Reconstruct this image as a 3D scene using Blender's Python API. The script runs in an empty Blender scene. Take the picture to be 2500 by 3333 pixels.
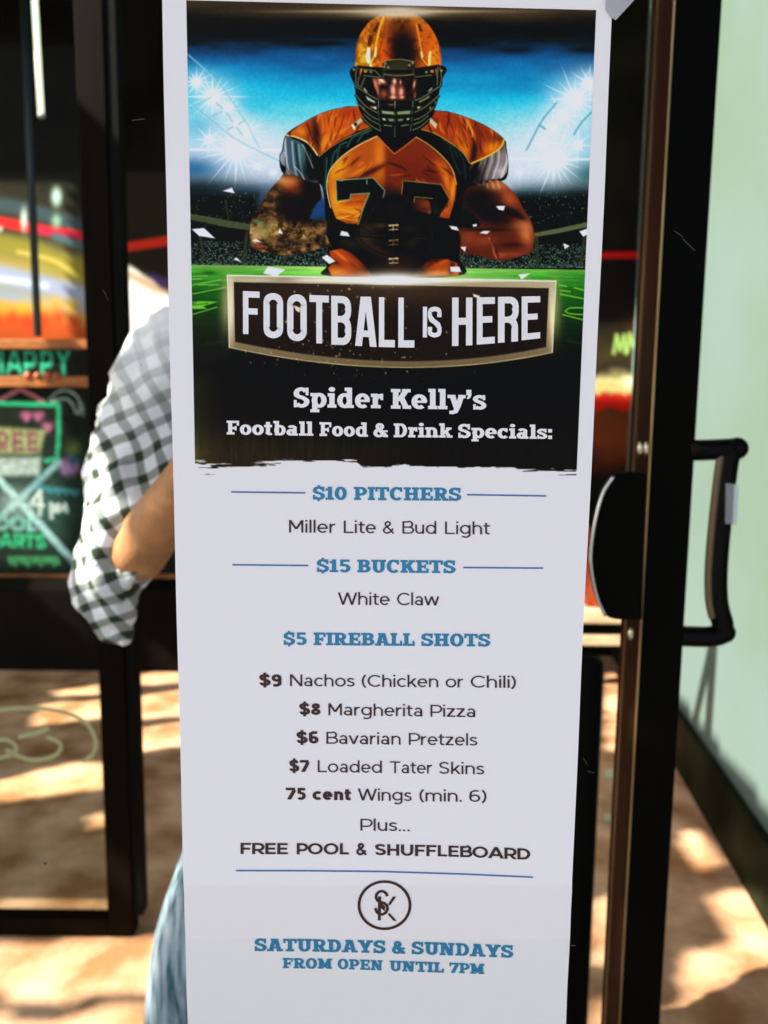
import bpy, bmesh, math, random
import numpy as np
from mathutils import Matrix, Vector

# ------------------------------------------------------------------ camera, sky, sun, exposure
SC = bpy.context.scene
CAMZ = 1.42
F = 2500.0                                    # focal length in picture units (picture is 2500 x 3333)
PITCH, ROLL = math.radians(7.2), math.radians(0.6)
cam_d = bpy.data.cameras.new('camera'); cam = bpy.data.objects.new('camera', cam_d); SC.collection.objects.link(cam)
CM = Matrix.Translation((0, 0, CAMZ)) @ Matrix.Rotation(math.pi / 2 - PITCH, 4, 'X') @ Matrix.Rotation(ROLL, 4, 'Z')
cam.matrix_world = CM
cam_d.sensor_fit = 'VERTICAL'; cam_d.sensor_height = 36.0; cam_d.lens = 36.0 * F / 3333.0
cam_d.clip_start = .02; cam_d.clip_end = 2000
PY = 0.48                                     # plane of the poster
cam_d.dof.use_dof = True; cam_d.dof.focus_distance = PY * 1.0; cam_d.dof.aperture_fstop = 7.0
SC.camera = cam

SUN_EL = math.radians(42); SAZ = (0.93, 0.367)        # the light travels towards +x, +y
world = bpy.data.worlds.new("World"); SC.world = world; world.use_nodes = True
wn = world.node_tree.nodes; bg = wn['Background']; sky = wn.new('ShaderNodeTexSky'); sky.sky_type = 'NISHITA'
sky.sun_disc = False; sky.sun_elevation = SUN_EL; sky.sun_rotation = math.radians(248); sky.air_density = 1.0; sky.dust_density = 2.5; sky.ozone_density = .8
world.node_tree.links.new(sky.outputs[0], bg.inputs[0]); bg.inputs[1].default_value = 0.08
SD = Vector((math.cos(SUN_EL) * SAZ[0], math.cos(SUN_EL) * SAZ[1], -math.sin(SUN_EL))).normalized()
sun_d = bpy.data.lights.new('sun', 'SUN'); sun_d.energy = 5.0; sun_d.angle = math.radians(.5); sun_d.color = (1, .94, .84)
sun = bpy.data.objects.new('sun', sun_d); SC.collection.objects.link(sun); sun.rotation_euler = SD.to_track_quat('-Z', 'Y').to_euler()
SC.view_settings.view_transform = 'Standard'; SC.view_settings.look = 'None'; SC.view_settings.gamma = 1
SC.view_settings.exposure = 1.8

# ------------------------------------------------------------------ helpers
COL = SC.collection
R3 = CM.to_3x3(); CAMP = Vector((0, 0, CAMZ))
def ray(px, py): return (R3 @ Vector(((px - 1250) / F, -(py - 1666.5) / F, -1)))
def at(px, py, Y):
    """the place at distance Y (plane y = Y) where a feature stands"""
    d = ray(px, py); return CAMP + d * (Y / d.y)
def gz(px, py, z=0.0):
    d = ray(px, py); return CAMP + d * ((z - CAMZ) / d.z)
def lin(c):
    out = []
    for v in c[:3]:
        v = v / 255.; out.append(v / 12.92 if v <= .04045 else ((v + .055) / 1.055) ** 2.4)
    return out
def mat(name, col, rough=.6, metal=0, spec=.5, noise=0, nscale=20, bump=0, bscale=60, col2=None, emit=None, es=0, coat=0, stretch=None):
    m = bpy.data.materials.new(name); m.use_nodes = True; nt = m.node_tree; b = nt.nodes['Principled BSDF']
    b.inputs['Base Color'].default_value = (*col, 1); b.inputs['Roughness'].default_value = rough; b.inputs['Metallic'].default_value = metal
    b.inputs['Specular IOR Level'].default_value = spec; b.inputs['Coat Weight'].default_value = coat
    tc = nt.nodes.new('ShaderNodeTexCoord'); vec = tc.outputs['Object']
    if stretch:
        mp = nt.nodes.new('ShaderNodeMapping'); mp.inputs['Scale'].default_value = stretch; nt.links.new(vec, mp.inputs[0]); vec = mp.outputs[0]
    if noise or col2:
        n = nt.nodes.new('ShaderNodeTexNoise'); n.inputs['Scale'].default_value = nscale; n.inputs['Detail'].default_value = 5; nt.links.new(vec, n.inputs['Vector'])
        r = nt.nodes.new('ShaderNodeValToRGB'); c2 = col2 or tuple(v * (1 - noise) for v in col)
        r.color_ramp.elements[0].position = .36; r.color_ramp.elements[1].position = .64
        r.color_ramp.elements[0].color = (*c2, 1); r.color_ramp.elements[1].color = (*col, 1); nt.links.new(n.outputs[0], r.inputs[0]); nt.links.new(r.outputs[0], b.inputs['Base Color'])
    if bump:
        n = nt.nodes.new('ShaderNodeTexNoise'); n.inputs['Scale'].default_value = bscale; n.inputs['Detail'].default_value = 4; nt.links.new(vec, n.inputs['Vector'])
        bp = nt.nodes.new('ShaderNodeBump'); bp.inputs['Strength'].default_value = bump; bp.inputs['Distance'].default_value = .002; nt.links.new(n.outputs[0], bp.inputs['Height']); nt.links.new(bp.outputs[0], b.inputs['Normal'])
    if emit: b.inputs['Emission Color'].default_value = (*emit, 1); b.inputs['Emission Strength'].default_value = es
    return m
def mesh_obj(name, verts, faces, m, parent=None, smooth=False):
    me = bpy.data.meshes.new(name); me.from_pydata([tuple(v) for v in verts], [], faces); me.materials.append(m); me.update()
    if smooth:
        for p in me.polygons: p.use_smooth = True
    o = bpy.data.objects.new(name, me); COL.objects.link(o)
    if parent: o.parent = parent; o.matrix_parent_inverse = Matrix.Translation(-parent.location)
    return o
def tag(o, label=None, cat=None, group=None, kind=None):
    for k, v in (('label', label), ('category', cat), ('group', group), ('kind', kind)):
        if v: o[k] = v
    return o
def empty(name, loc, label, cat, group=None):
    e = bpy.data.objects.new(name, None); e.location = loc; e.empty_display_size = .05; COL.objects.link(e); return tag(e, label, cat, group)
class MB:
    def __init__(s): s.v = []; s.f = []
    def add(s, vs, fs): n = len(s.v); s.v += [Vector(v) for v in vs]; s.f += [tuple(i + n for i in f) for f in fs]; return s
    def hexa(s, q, dvec):
        """a box from a quad and a depth vector"""
        q = [Vector(v) for v in q]; d = Vector(dvec); return s.add(q + [v + d for v in q], [(0, 1, 2, 3), (7, 6, 5, 4), (0, 4, 5, 1), (1, 5, 6, 2), (2, 6, 7, 3), (3, 7, 4, 0)])
    def box(s, a, b): return s.hexa([(a[0], a[1], a[2]), (b[0], a[1], a[2]), (b[0], a[1], b[2]), (a[0], a[1], b[2])], (0, b[1] - a[1], 0))
    def prism(s, pts, dvec):
        n = len(pts); d = Vector(dvec); p = [Vector(v) for v in pts]
        return s.add(p + [v + d for v in p], [tuple(range(n)), tuple(range(2 * n - 1, n - 1, -1))] + [(i, i + n, (i + 1) % n + n, (i + 1) % n) for i in range(n)])
    def tube(s, pts, rad, n=12, caps=True):
        p = [Vector(v) for v in pts]; r = rad if isinstance(rad, (list, tuple)) else [rad] * len(p); base = len(s.v); up = None
        for i, q in enumerate(p):
            t = (p[min(i + 1, len(p) - 1)] - p[max(i - 1, 0)]).normalized()
            if up is None: up = t.orthogonal().normalized()
            up = (up - t * up.dot(t)).normalized(); w = t.cross(up)
            for k in range(n): a = 2 * math.pi * k / n; s.v.append(q + (up * math.cos(a) + w * math.sin(a)) * r[i])
        for i in range(len(p) - 1):
            for k in range(n): a = base + i * n + k; b = base + i * n + (k + 1) % n; s.f.append((a, b, b + n, a + n))
        if caps: s.f.append(tuple(base + k for k in range(n))[::-1]); s.f.append(tuple(base + (len(p) - 1) * n + k for k in range(n)))
        return s
    def ball(s, c, rx, ry=None, rz=None, n=12):
        ry = ry or rx; rz = rz or rx; c = Vector(c); base = len(s.v); h = n // 2
        for i in range(h + 1):
            for k in range(n): a = math.pi * i / h; b = 2 * math.pi * k / n; s.v.append(c + Vector((rx * math.sin(a) * math.cos(b), ry * math.sin(a) * math.sin(b), rz * math.cos(a))))
        for i in range(h):
            for k in range(n): a = base + i * n + k; b = base + i * n + (k + 1) % n; s.f.append((a, a + n, b + n, b))
        return s
    def build(s, name, m, parent=None, smooth=False, bevel=0):
        o = mesh_obj(name, s.v, s.f, m, parent, smooth)
        if bevel: b = o.modifiers.new('bevel', 'BEVEL'); b.width = bevel; b.segments = 2; b.limit_method = 'ANGLE'
        return o
PAPER_BASE = (.85, .82, .83)
GLASS_FAC = .0008
GREEN = (.125, .178, .162); GREEN2 = (.11, .158, .12)
# ------------------------------------------------------------------ the printed picture
# The flat print of the poster is computed here (no image file) and laid on the paper as
# colours of a fine sheet.
CS = 0.5                                     # samples per print unit
CX0, CX1, CY0, CY1 = 590, 1960, -10, 1570
CW, CH = int((CX1 - CX0) * CS), int((CY1 - CY0) * CS)
cyy, cxx = np.mgrid[0:CH, 0:CW].astype(np.float32)
cxx = cxx / CS + CX0; cyy = cyy / CS + CY0
CAN = np.zeros((CH, CW, 3), np.float32)
rng = np.random.RandomState(7)

def vnoise(sx, sy, seed, octs=3):
    """smooth value noise over the canvas, feature size sx, sy print units"""
    r = np.random.RandomState(seed); out = np.zeros((CH, CW), np.float32); amp = 1; tot = 0
    for o in range(octs):
        gx = (cxx - CX0) / (sx / 2 ** o); gy = (cyy - CY0) / (sy / 2 ** o)
        nx, ny = int(gx.max()) + 3, int(gy.max()) + 3
        g = r.rand(ny, nx).astype(np.float32)
        ix = gx.astype(int); iy = gy.astype(int); fx = gx - ix; fy = gy - iy
        fx = fx * fx * (3 - 2 * fx); fy = fy * fy * (3 - 2 * fy)
        v = (g[iy, ix] * (1 - fx) + g[iy, ix + 1] * fx) * (1 - fy) + (g[iy + 1, ix] * (1 - fx) + g[iy + 1, ix + 1] * fx) * fy
        out += v * amp; tot += amp; amp *= .55
    return out / tot
def CRV(pts, closed=True, n=6):
    """Catmull-Rom through the points"""
    p = np.array(pts, float); N = len(p); out = []
    for i in range(N if closed else N - 1):
        if closed: a, b, c, d = p[(i - 1) % N], p[i], p[(i + 1) % N], p[(i + 2) % N]
        else: a, b, c, d = p[max(i - 1, 0)], p[i], p[i + 1], p[min(i + 2, N - 1)]
        for k in range(n):
            t = k / n
            out.append(.5 * ((2 * b) + (-a + c) * t + (2 * a - 5 * b + 4 * c - d) * t * t + (-a + 3 * b - 3 * c + d) * t ** 3))
    if not closed: out.append(p[-1])
    return np.array(out)
FR = {'A': (580, 0, .856), 'H': (1100, 0, .2411), 'L': (800, 400, .3315), 'R': (1250, 400, .3315), 'B': (600, 850, .8137),
      'BL': (600, 850, .4099), 'BR': (1250, 850, .4099), 'E': (600, 600, .2411), 'SL': (580, 50, .2532), 'SR': (1600, 50, .2486), 'S': (0, 0, 1)}
def tr(f, pts):
    x0, y0, s = FR[f]; return np.array([(x0 + p[0] * s, y0 + p[1] * s) for p in pts], float)
def box(p, pad):
    x0 = max(0, int((p[:, 0].min() - pad - CX0) * CS)); x1 = min(CW, int((p[:, 0].max() + pad - CX0) * CS) + 2)
    y0 = max(0, int((p[:, 1].min() - pad - CY0) * CS)); y1 = min(CH, int((p[:, 1].max() + pad - CY0) * CS) + 2)
    return slice(y0, max(y1, y0)), slice(x0, max(x1, x0))
def dseg(X, Y, a, b):
    dx, dy = b[0] - a[0], b[1] - a[1]; L = dx * dx + dy * dy + 1e-9
    t = np.clip(((X - a[0]) * dx + (Y - a[1]) * dy) / L, 0, 1)
    return np.hypot(X - a[0] - t * dx, Y - a[1] - t * dy), t
def pmask(p, soft=2.0):
    s = box(p, soft + 2); X, Y = cxx[s], cyy[s]
    ins = np.zeros(X.shape, bool); D = np.full(X.shape, 1e9, np.float32); n = len(p)
    for i in range(n):
        a, b = p[i], p[(i + 1) % n]
        D = np.minimum(D, dseg(X, Y, a, b)[0])
        if a[1] != b[1]:
            c = ((a[1] > Y) != (b[1] > Y)) & (X < (b[0] - a[0]) * (Y - a[1]) / (b[1] - a[1]) + a[0]); ins ^= c
    return s, np.clip(.5 + np.where(ins, D, -D) / soft, 0, 1)
def put(s, m, col, add=False):
    col = np.array(col, np.float32); col = col / 255. if col.max() > 1.5 or True else col
    if add: CAN[s] += m[..., None] * col
    else: CAN[s] += (col - CAN[s]) * m[..., None]
def poly(f, pts, col, soft=2.0, curve=False, a=1.0):
    p = tr(f, pts)
    if curve: p = CRV(p)
    s, m = pmask(p, soft); put(s, m * a, col); return (s, m)
def line(f, pts, w, col, soft=2.0, a=1.0, curve=True, clip=None, taper=False):
    p = tr(f, pts)
    if curve and len(p) > 2: p = CRV(p, False)
    wmax = max(w, 1) ; s = box(p, wmax + soft + 2); X, Y = cxx[s], cyy[s]; M = np.zeros(X.shape, np.float32); n = len(p) - 1
    for i in range(n):
        D, t = dseg(X, Y, p[i], p[i + 1]); ww = w
        if taper: u = (i + t) / n; ww = w * np.sin(np.pi * np.clip(u, .02, .98))
        M = np.maximum(M, np.clip(.5 + (ww / 2 - D) / soft, 0, 1) * np.minimum(1, ww / soft + .25))
    if clip is not None: M = M * full(clip)[s]
    put(s, M * a, col)
def full(mk):
    F = np.zeros((CH, CW), np.float32); F[mk[0]] = mk[1]; return F
def blob(f, c, rx, ry, col, a=1.0, ang=0, clip=None, add=False, p=2.0):
    x0, y0, sc = FR[f]; cx, cy = x0 + c[0] * sc, y0 + c[1] * sc; rx *= sc; ry *= sc
    R = max(rx, ry) * 3; s = box(np.array([[cx - R, cy - R], [cx + R, cy + R]]), 0); X, Y = cxx[s] - cx, cyy[s] - cy
    ca, sa = math.cos(math.radians(ang)), math.sin(math.radians(ang))
    u = (X * ca + Y * sa) / rx; v = (-X * sa + Y * ca) / ry
    M = np.exp(-(u * u + v * v) ** (p / 2)) * a
    if clip is not None: M = M * full(clip)[s]
    put(s, M, col, add)
def grad(stops, y):
    ys = [q[0] for q in stops]; return np.stack([np.interp(y, ys, [q[1][k] for q in stops]) for k in range(3)], -1).astype(np.float32) / 255.

def paint_picture():
    global CAN
    # night sky
    n1 = vnoise(220, 60, 1, 4); n2 = vnoise(60, 40, 2, 3); nf = vnoise(7, 7, 3, 2)
    Y = cyy + (n1 - .5) * 70 - (cxx - 620) * .02
    CAN[:] = grad([(0, (58, 44, 28)), (30, (34, 26, 14)), (60, (8, 7, 3)), (95, (3, 6, 6)), (125, (4, 20, 28)), (145, (10, 50, 92)), (185, (12, 88, 150)), (240, (12, 134, 192)),
                   (300, (20, 178, 226)), (360, (90, 204, 232)), (430, (160, 214, 234)), (500, (200, 214, 238)), (590, (176, 190, 224)), (640, (60, 88, 116)), (680, (8, 20, 26)), (720, (2, 8, 8)), (1600, (0, 0, 0))], Y)
    CAN *= (1 + (nf - .5) * .12)[..., None]
    for (x, y, rx, ry, al) in ((1290, 345, 70, 12, .8), (1080, 300, 110, 16, .5), (1560, 345, 70, 14, .9), (500, 165, 120, 20, .8), (330, 120, 200, 22, .7)):
        blob('A', (x * .99, y * .55 if y > 250 else y), rx, ry, (4, 10, 12), al)
    blob('A', (560, 165), 90, 8, (2, 8, 10), .9); blob('A', (250, 100), 160, 22, (8, 8, 4), .8); blob('A', (1250, 180), 130, 22, (4, 22, 40), .6)
    # glows
    for (x, y, rx, ry, al) in ((220, 560, 190, 90, .95), (330, 600, 120, 75, .8), (1420, 590, 150, 105, .95), (1300, 600, 90, 75, .9), (170, 420, 80, 100, .6), (1500, 410, 90, 90, .7), (1570, 330, 50, 50, .6), (1440, 500, 80, 90, .6)):
        blob('A', (x, y), rx, ry, (208, 218, 240), al)
    # dark stadium edges, blue under the glow
    blob('A', (60, 640), 130, 45, (16, 88, 150), .85); blob('A', (70, 720), 190, 46, (6, 26, 30), .97); blob('A', (230, 740), 160, 40, (10, 34, 54), .7)
    blob('A', (1560, 660), 90, 50, (10, 70, 76), .8); blob('A', (1520, 740), 160, 45, (4, 22, 20), .95); blob('A', (1370, 740), 120, 40, (12, 50, 52), .7)
    blob('A', (1540, 560), 40, 60, (20, 160, 205), .55); blob('A', (90, 490), 60, 60, (20, 150, 210), .5)
    # floodlights
    def star(f, x, y, r, long=0, n=8, seed=0):
        blob(f, (x, y), r * 2.5, r * 2.5, (200, 222, 245), .7); blob(f, (x, y), r, r, (236, 240, 252), 1, p=3)
        q = np.random.RandomState(seed)
        for k in range(n):
            an = k * math.pi / n * 1.0 + .1 * q.rand(); L = r * (2.2 + 2.4 * q.rand())
            line(f, [(x - math.cos(an) * L, y - math.sin(an) * L), (x, y), (x + math.cos(an) * L, y + math.sin(an) * L)], 5, (236, 242, 255), 4, .75, False, taper=True)
        if long:
            line(f, [(x - long, y), (x, y), (x + long, y)], 7, (232, 232, 250), 5, .8, False, taper=True)
            line(f, [(x, y - long * .6), (x, y), (x, y + long * .6)], 6, (226, 236, 252), 5, .7, False, taper=True)
    star('A', 70, 312, 20, 0, 6, 1); star('A', 130, 368, 30, 170, 8, 2); star('A', 190, 412, 16, 0, 6, 3); star('A', 222, 470, 16, 0, 6, 4)
    star('A', 118, 532, 17, 0, 4, 5); star('A', 222, 570, 38, 210, 10, 6); star('A', 262, 500, 20, 0, 6, 7); star('A', 300, 632, 8, 0, 4, 8); star('A', 362, 655, 7, 0, 4, 9)
    star('A', 1508, 378, 38, 120, 8, 10); star('A', 1565, 320, 24, 0, 6, 11); star('A', 1462, 440, 24, 0, 6, 12); star('A', 1420, 490, 20, 0, 6, 13)
    star('A', 1520, 552, 20, 0, 4, 14); star('A', 1430, 606, 40, 190, 10, 15); star('A', 1390, 545, 22, 0, 6, 16); star('A', 1300, 655, 8, 0, 4, 17)
    line('A', [(45, 569), (220, 570), (400, 572)], 6, (230, 228, 248), 5, .8); line('A', [(1250, 602), (1430, 606), (1572, 606)], 6, (226, 228, 246), 5, .8)
    # roof trusses
    for p in ([(130, 500), (420, 760), (620, 1000), (800, 1270), (900, 1420), (1040, 1700)], [(130, 1110), (420, 1340), (680, 1550), (940, 1700), (1300, 1870)]):
        line('SL', p, 5, (110, 175, 200), 4, .55); line('SL', [(x + 8, y + 22) for x, y in p], 3, (190, 225, 240), 3, .5)
    for a, b in (((210, 1150), (420, 1060)), ((430, 1300), (560, 1240)), ((620, 1250), (700, 1370)), ((640, 1470), (700, 1430)), ((500, 1130), (570, 1200)), ((780, 1400), (850, 1350)), ((760, 1450), (830, 1540))):
        line('SL', [a, b], 6, (130, 175, 190), 4, .6)
    for p in ([(850, 1150), (680, 1350), (550, 1580), (460, 1760)], [(1330, 1250), (1180, 1400), (1080, 1560)], [(630, 1440), (700, 1490)]):
        line('SR', p, 6, (40, 130, 170), 4, .6)
    # stands
    poly('A', [(35, 735), (300, 740), (300, 1010), (35, 1010)], (3, 8, 6), 30); poly('A', [(1250, 740), (1600, 740), (1600, 1010), (1040, 1010), (1040, 800)], (3, 8, 6), 30)
    q = np.random.RandomState(3)
    for k in range(230):                                   # lights in the upper stands
        x = q.uniform(45, 330) if k % 2 else q.uniform(1280, 1590); y = q.uniform(730, 860); b = q.uniform(50, 190)
        blob('A', (x, y), q.uniform(1, 2.6), q.uniform(1, 2.6), (b * .8, b, b * .92), .8)
    for x0, x1, y0, y1, N in ((50, 570, 915, 1008, 1500), (1065, 1590, 925, 1015, 1500)):   # the crowd
        for k in range(N):
            x = q.uniform(x0, x1); y = y1 - (y1 - y0) * q.rand() ** 1.6; b = q.uniform(20, 165)
            put(*pmask(tr('A', [(x, y), (x + 3.2, y + 1), (x + 2.6, y + 4), (x - 1, y + 3.4)]), 2), (b * .72, b, b * .9))
    poly('A', [(35, 812), (120, 826), (200, 842), (300, 858), (300, 880), (180, 864), (100, 846), (35, 834)], (64, 74, 46), 4, False); line('A', [(40, 815), (150, 832), (275, 855)], 2, (104, 116, 82), 3, .6)
    poly('A', [(1320, 892), (1450, 868), (1600, 834), (1600, 854), (1450, 886), (1320, 908)], (84, 94, 62), 4, False)
    for a, b, w in (((180, 760), (192, 835), 8), ((262, 885), (248, 1000), 16), ((80, 880), (100, 985), 14), ((415, 968), (400, 1005), 9), ((1362, 905), (1366, 1012), 17), ((1550, 870), (1530, 1005), 14), ((1150, 985), (1170, 1020), 9)):
        line('A', [a, b], w * .7, (44, 54, 34), 4, .85)
    # pitch
    fld = grad([(860, (104, 132, 78)), (868, (92, 150, 62)), (890, (46, 140, 30)), (910, (34, 120, 22)), (950, (16, 84, 12)), (1000, (10, 56, 8)), (1060, (6, 32, 4)), (1130, (3, 12, 2)), (1200, (0, 0, 0))], cyy - (cxx - 1250) * .01)
    dd = np.abs(cxx - 1255); fld = fld * (1 + (vnoise(90, 7, 5, 3) - .5)[..., None] * .7) + (np.array([.45, .42, .3]) * np.exp(-(dd / 420) ** 2)[..., None] * np.exp(-np.maximum(cyy - 870, 0) / 60)[..., None]).astype(np.float32)
    m = np.clip((cyy - (861 + (cxx - 620) * .012)) / 3, 0, 1)[..., None]; CAN += (fld - CAN) * m
    blob('E', (330, 1190), 90, 26, (20, 60, 14), .7)
    for p in ([(0, 150), (140, 140)], [(60, 262), (330, 208)], [(60, 190), (290, 148)], [(70, 120), (180, 118)], [(115, 190), (185, 183)], [(190, 192), (270, 186)], [(60, 425), (260, 365)], [(120, 320), (60, 330)]):
        line('BL', p, 3.0, (126, 196, 70), 3, .9)
    poly('BL', [(62, 345), (130, 318), (270, 322), (150, 358), (180, 378), (62, 380)], (104, 190, 50), 4); line('BL', [(70, 350), (190, 335)], 3, (20, 60, 10), 3, .8)
    line('BL', [(180, 655), (300, 640)], 5, (20, 50, 20), 6, .6)
    for p in ([(1400, 262), (1590, 300)], [(1400, 232), (1480, 242)], [(1510, 212), (1590, 232)], [(1440, 395), (1480, 372), (1590, 372)], [(1440, 400), (1480, 418), (1590, 425)], [(1420, 425), (1590, 468)], [(1390, 190), (1450, 200)]):
        line('BR', p, 4.0, (120, 200, 56), 3, .9)
    line('BR', [(1455, 630), (1570, 655)], 4, (34, 60, 30), 5, .7)

    # ---------------- the player
    DK = (7, 8, 7)
    # far side between arm and body
    poly('A', [(500, 830), (545, 745), (575, 850)], (20, 60, 120), 4); blob('A', (540, 835), 40, 12, (20, 40, 40), .8)
    body = poly('A', [(690, 405), (620, 410), (545, 430), (470, 470), (410, 512), (395, 570), (385, 600), (400, 660), (480, 690), (540, 700), (556, 760), (560, 830), (575, 860), (570, 1000), (580, 1050), (1060, 1050), (1068, 980), (1075, 860), (1082, 780), (1110, 720), (1180, 690), (1240, 685), (1256, 640), (1248, 560), (1240, 530), (1190, 490), (1120, 455), (1040, 428), (980, 420)], DK, 2.5, True)
    # arms
    la = poly('L', [(395, 490), (330, 560), (250, 640), (190, 730), (130, 840), (62, 940), (40, 1060), (45, 1170), (75, 1235), (190, 1268), (330, 1300), (480, 1290), (620, 1265), (770, 1225), (885, 1205), (800, 1120), (800, 1040), (835, 965), (740, 962), (620, 945), (640, 870), (700, 790), (745, 720), (700, 560), (560, 545)], (44, 22, 12), 2.5, True)
    blob('L', (440, 590), 120, 80, (206, 126, 70), .95, clip=la); blob('L', (500, 670), 90, 60, (160, 66, 22), .8, 30, la); blob('L', (350, 560), 60, 40, (224, 170, 120), .6, clip=la)
    blob('L', (640, 620), 110, 120, (10, 5, 3), .95, clip=la); blob('L', (560, 800), 200, 120, (8, 4, 3), .98, clip=la); blob('L', (400, 830), 120, 90, (26, 13, 8), .9, clip=la)
    tat = (vnoise(16, 13, 21, 3) - .5) * 2; tat2 = vnoise(34, 24, 22, 2)
    F = full(la) * full(pmask(tr('L', [(250, 660), (330, 640), (370, 700), (300, 850), (420, 960), (860, 960), (900, 1230), (400, 1330), (0, 1300), (0, 900), (200, 660)]), 20))
    tc = np.stack([.42 + .55 * tat + .1 * tat2, .34 + .5 * tat + .12 * tat2, .22 + .34 * tat], -1) * (.35 + .9 * tat2)[..., None]
    CAN += (np.clip(tc * np.array([1.08, .98, 1.05]) - .02, .02, 1) - CAN) * (F * .82)[..., None]
    blob('L', (160, 1060), 90, 70, (176, 160, 110), .65, clip=la); blob('L', (90, 1100), 40, 60, (200, 160, 140), .5, clip=la); blob('L', (110, 980), 30, 22, (60, 140, 80), .6, clip=la)
    blob('L', (230, 1030), 90, 80, (150, 150, 96), .35, clip=la); blob('L', (130, 1215), 70, 22, (170, 80, 40), .7, clip=la); blob('L', (600, 1180), 260, 50, (22, 14, 8), .55, clip=la); blob('L', (640, 1040), 140, 40, (150, 110, 60), .3, clip=la)
    blob('L', (330, 760), 90, 60, (20, 10, 6), .8, clip=la); blob('L', (600, 930), 240, 40, (8, 5, 4), .9, clip=la); blob('L', (260, 690), 30, 60, (110, 84, 50), .6, 40, la)
    for k in range(46):
        x, y = q.uniform(70, 800), q.uniform(960, 1260); r = q.uniform(10, 34); a0 = q.uniform(0, 6)
        c = (150, 124, 80) if k % 2 else (30, 16, 8)
        line('L', [(x + r * math.cos(a0 + t), y + r * .7 * math.sin(a0 + t)) for t in (0, .8, 1.6, 2.4, 3.2)], 2.4, c, 2.5, .7, clip=la)
    line('L', [(250, 650), (310, 655), (345, 690), (400, 700), (450, 730)], 4, (60, 26, 14), 3, .9, clip=la)
    ra = poly('R', [(985, 600), (1060, 560), (1150, 575), (1230, 640), (1310, 730), (1370, 850), (1430, 940), (1468, 1050), (1475, 1150), (1445, 1270), (1330, 1310), (1190, 1355), (1080, 1345), (960, 1310), (820, 1290), (690, 1285), (620, 1320), (680, 1260), (740, 1220), (735, 1120), (722, 1035), (860, 1035), (945, 1005), (900, 920), (820, 850), (765, 790), (820, 640)], (92, 38, 16), 2.5, True)
    blob('R', (1100, 620), 120, 60, (214, 150, 96), .9, clip=ra); blob('R', (1220, 740), 80, 110, (176, 92, 48), .9, -35, ra); blob('R', (1390, 1060), 70, 150, (196, 116, 66), .95, -10, ra)
    blob('R', (1330, 1010), 110, 60, (170, 110, 64), .7, clip=ra); blob('R', (930, 750), 190, 130, (8, 4, 3), .98, clip=ra); blob('R', (1050, 900), 200, 90, (6, 3, 2), .98, 20, ra); blob('R', (1230, 870), 130, 40, (10, 4, 2), .9, 20, ra)
    blob('R', (1330, 920), 70, 26, (30, 10, 5), .8, 25, ra); blob('R', (820, 1130), 90, 90, (140, 74, 40), .7, clip=ra); blob('R', (980, 1160), 110, 60, (136, 66, 34), .8, clip=ra); blob('R', (1250, 1200), 120, 24, (50, 16, 8), .8, clip=ra)
    blob('R', (1280, 1290), 120, 30, (150, 80, 44), .6, clip=ra); blob('R', (1150, 1300), 60, 30, (170, 96, 58), .6, clip=ra); line('R', [(1030, 1130), (1070, 1200), (1080, 1280), (1110, 1330)], 6, (190, 120, 78), 5, .6, clip=ra)
    line('R', [(1050, 1150), (1100, 1250), (1120, 1330)], 6, (60, 22, 10), 5, .6, clip=ra); blob('R', (780, 1260), 120, 20, (80, 34, 16), .8, clip=ra); blob('R', (1000, 1050), 240, 16, (24, 8, 4), .8, clip=ra)
    for k in range(6): line('R', [(1010 + k * 26, 575 + 6 * math.sin(k)), (1020 + k * 28, 640)], 3, (110, 60, 34) if k % 2 else (236, 190, 140), 4, .5, clip=ra)
    # sleeves
    ls = poly('L', [(400, 130), (375, 200), (365, 270), (335, 330), (350, 400), (395, 440), (390, 500), (470, 510), (580, 555), (700, 590), (720, 500), (690, 380), (560, 210), (470, 160)], (70, 92, 104), 2.5, True)
    for x, w, c, al in ((385, 16, (170, 180, 200), .9), (420, 12, (60, 84, 110), .8), (455, 10, (150, 180, 190), .8), (490, 12, (30, 48, 58), .9), (520, 8, (130, 170, 178), .8), (545, 16, (70, 110, 118), .7), (600, 40, (14, 22, 22), .95), (660, 46, (8, 10, 10), .98)):
        line('L', [(x, 150 + (x - 385) * .5), (x + 8, 300), (x + 22, 420), (x + 50, 540)], w * .33 + 2, c, 4, al, clip=ls)
    blob('L', (640, 480), 90, 110, (8, 12, 12), .97, clip=ls); blob('L', (360, 340), 40, 90, (176, 176, 200), .7, clip=ls); blob('L', (430, 500), 60, 30, (120, 110, 116), .6, clip=ls); line('L', [(385, 340), (400, 430), (440, 500), (520, 530)], 4, (90, 76, 70), 4, .8, clip=ls)
    line('L', [(560, 215), (600, 300), (660, 440)], 3, (170, 180, 160), 2.5, .8); line('L', [(480, 430), (530, 480), (575, 555)], 3, (190, 190, 200), 2.5, .8)
    rs = poly('R', [(1180, 180), (1195, 260), (1215, 370), (1215, 450), (1180, 520), (1130, 550), (1060, 555), (1000, 600), (930, 610), (860, 560), (840, 440), (930, 350), (1110, 260)], (120, 112, 114), 2.5, True)
    for x, w, c, al in ((900, 40, (20, 16, 14), .95), (960, 10, (96, 84, 76), .8), (1000, 12, (50, 36, 34), .8), (1040, 9, (170, 160, 164), .8), (1075, 10, (90, 74, 72), .8), (1110, 12, (190, 184, 196), .8), (1150, 14, (140, 124, 128), .6), (1190, 16, (200, 200, 218), .8)):
        line('R', [(x + 20, 230 + (1180 - x) * .35), (x + 15, 380), (x - 20, 480), (x - 50, 590)], w * .33 + 2, c, 4, al, clip=rs)
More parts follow.
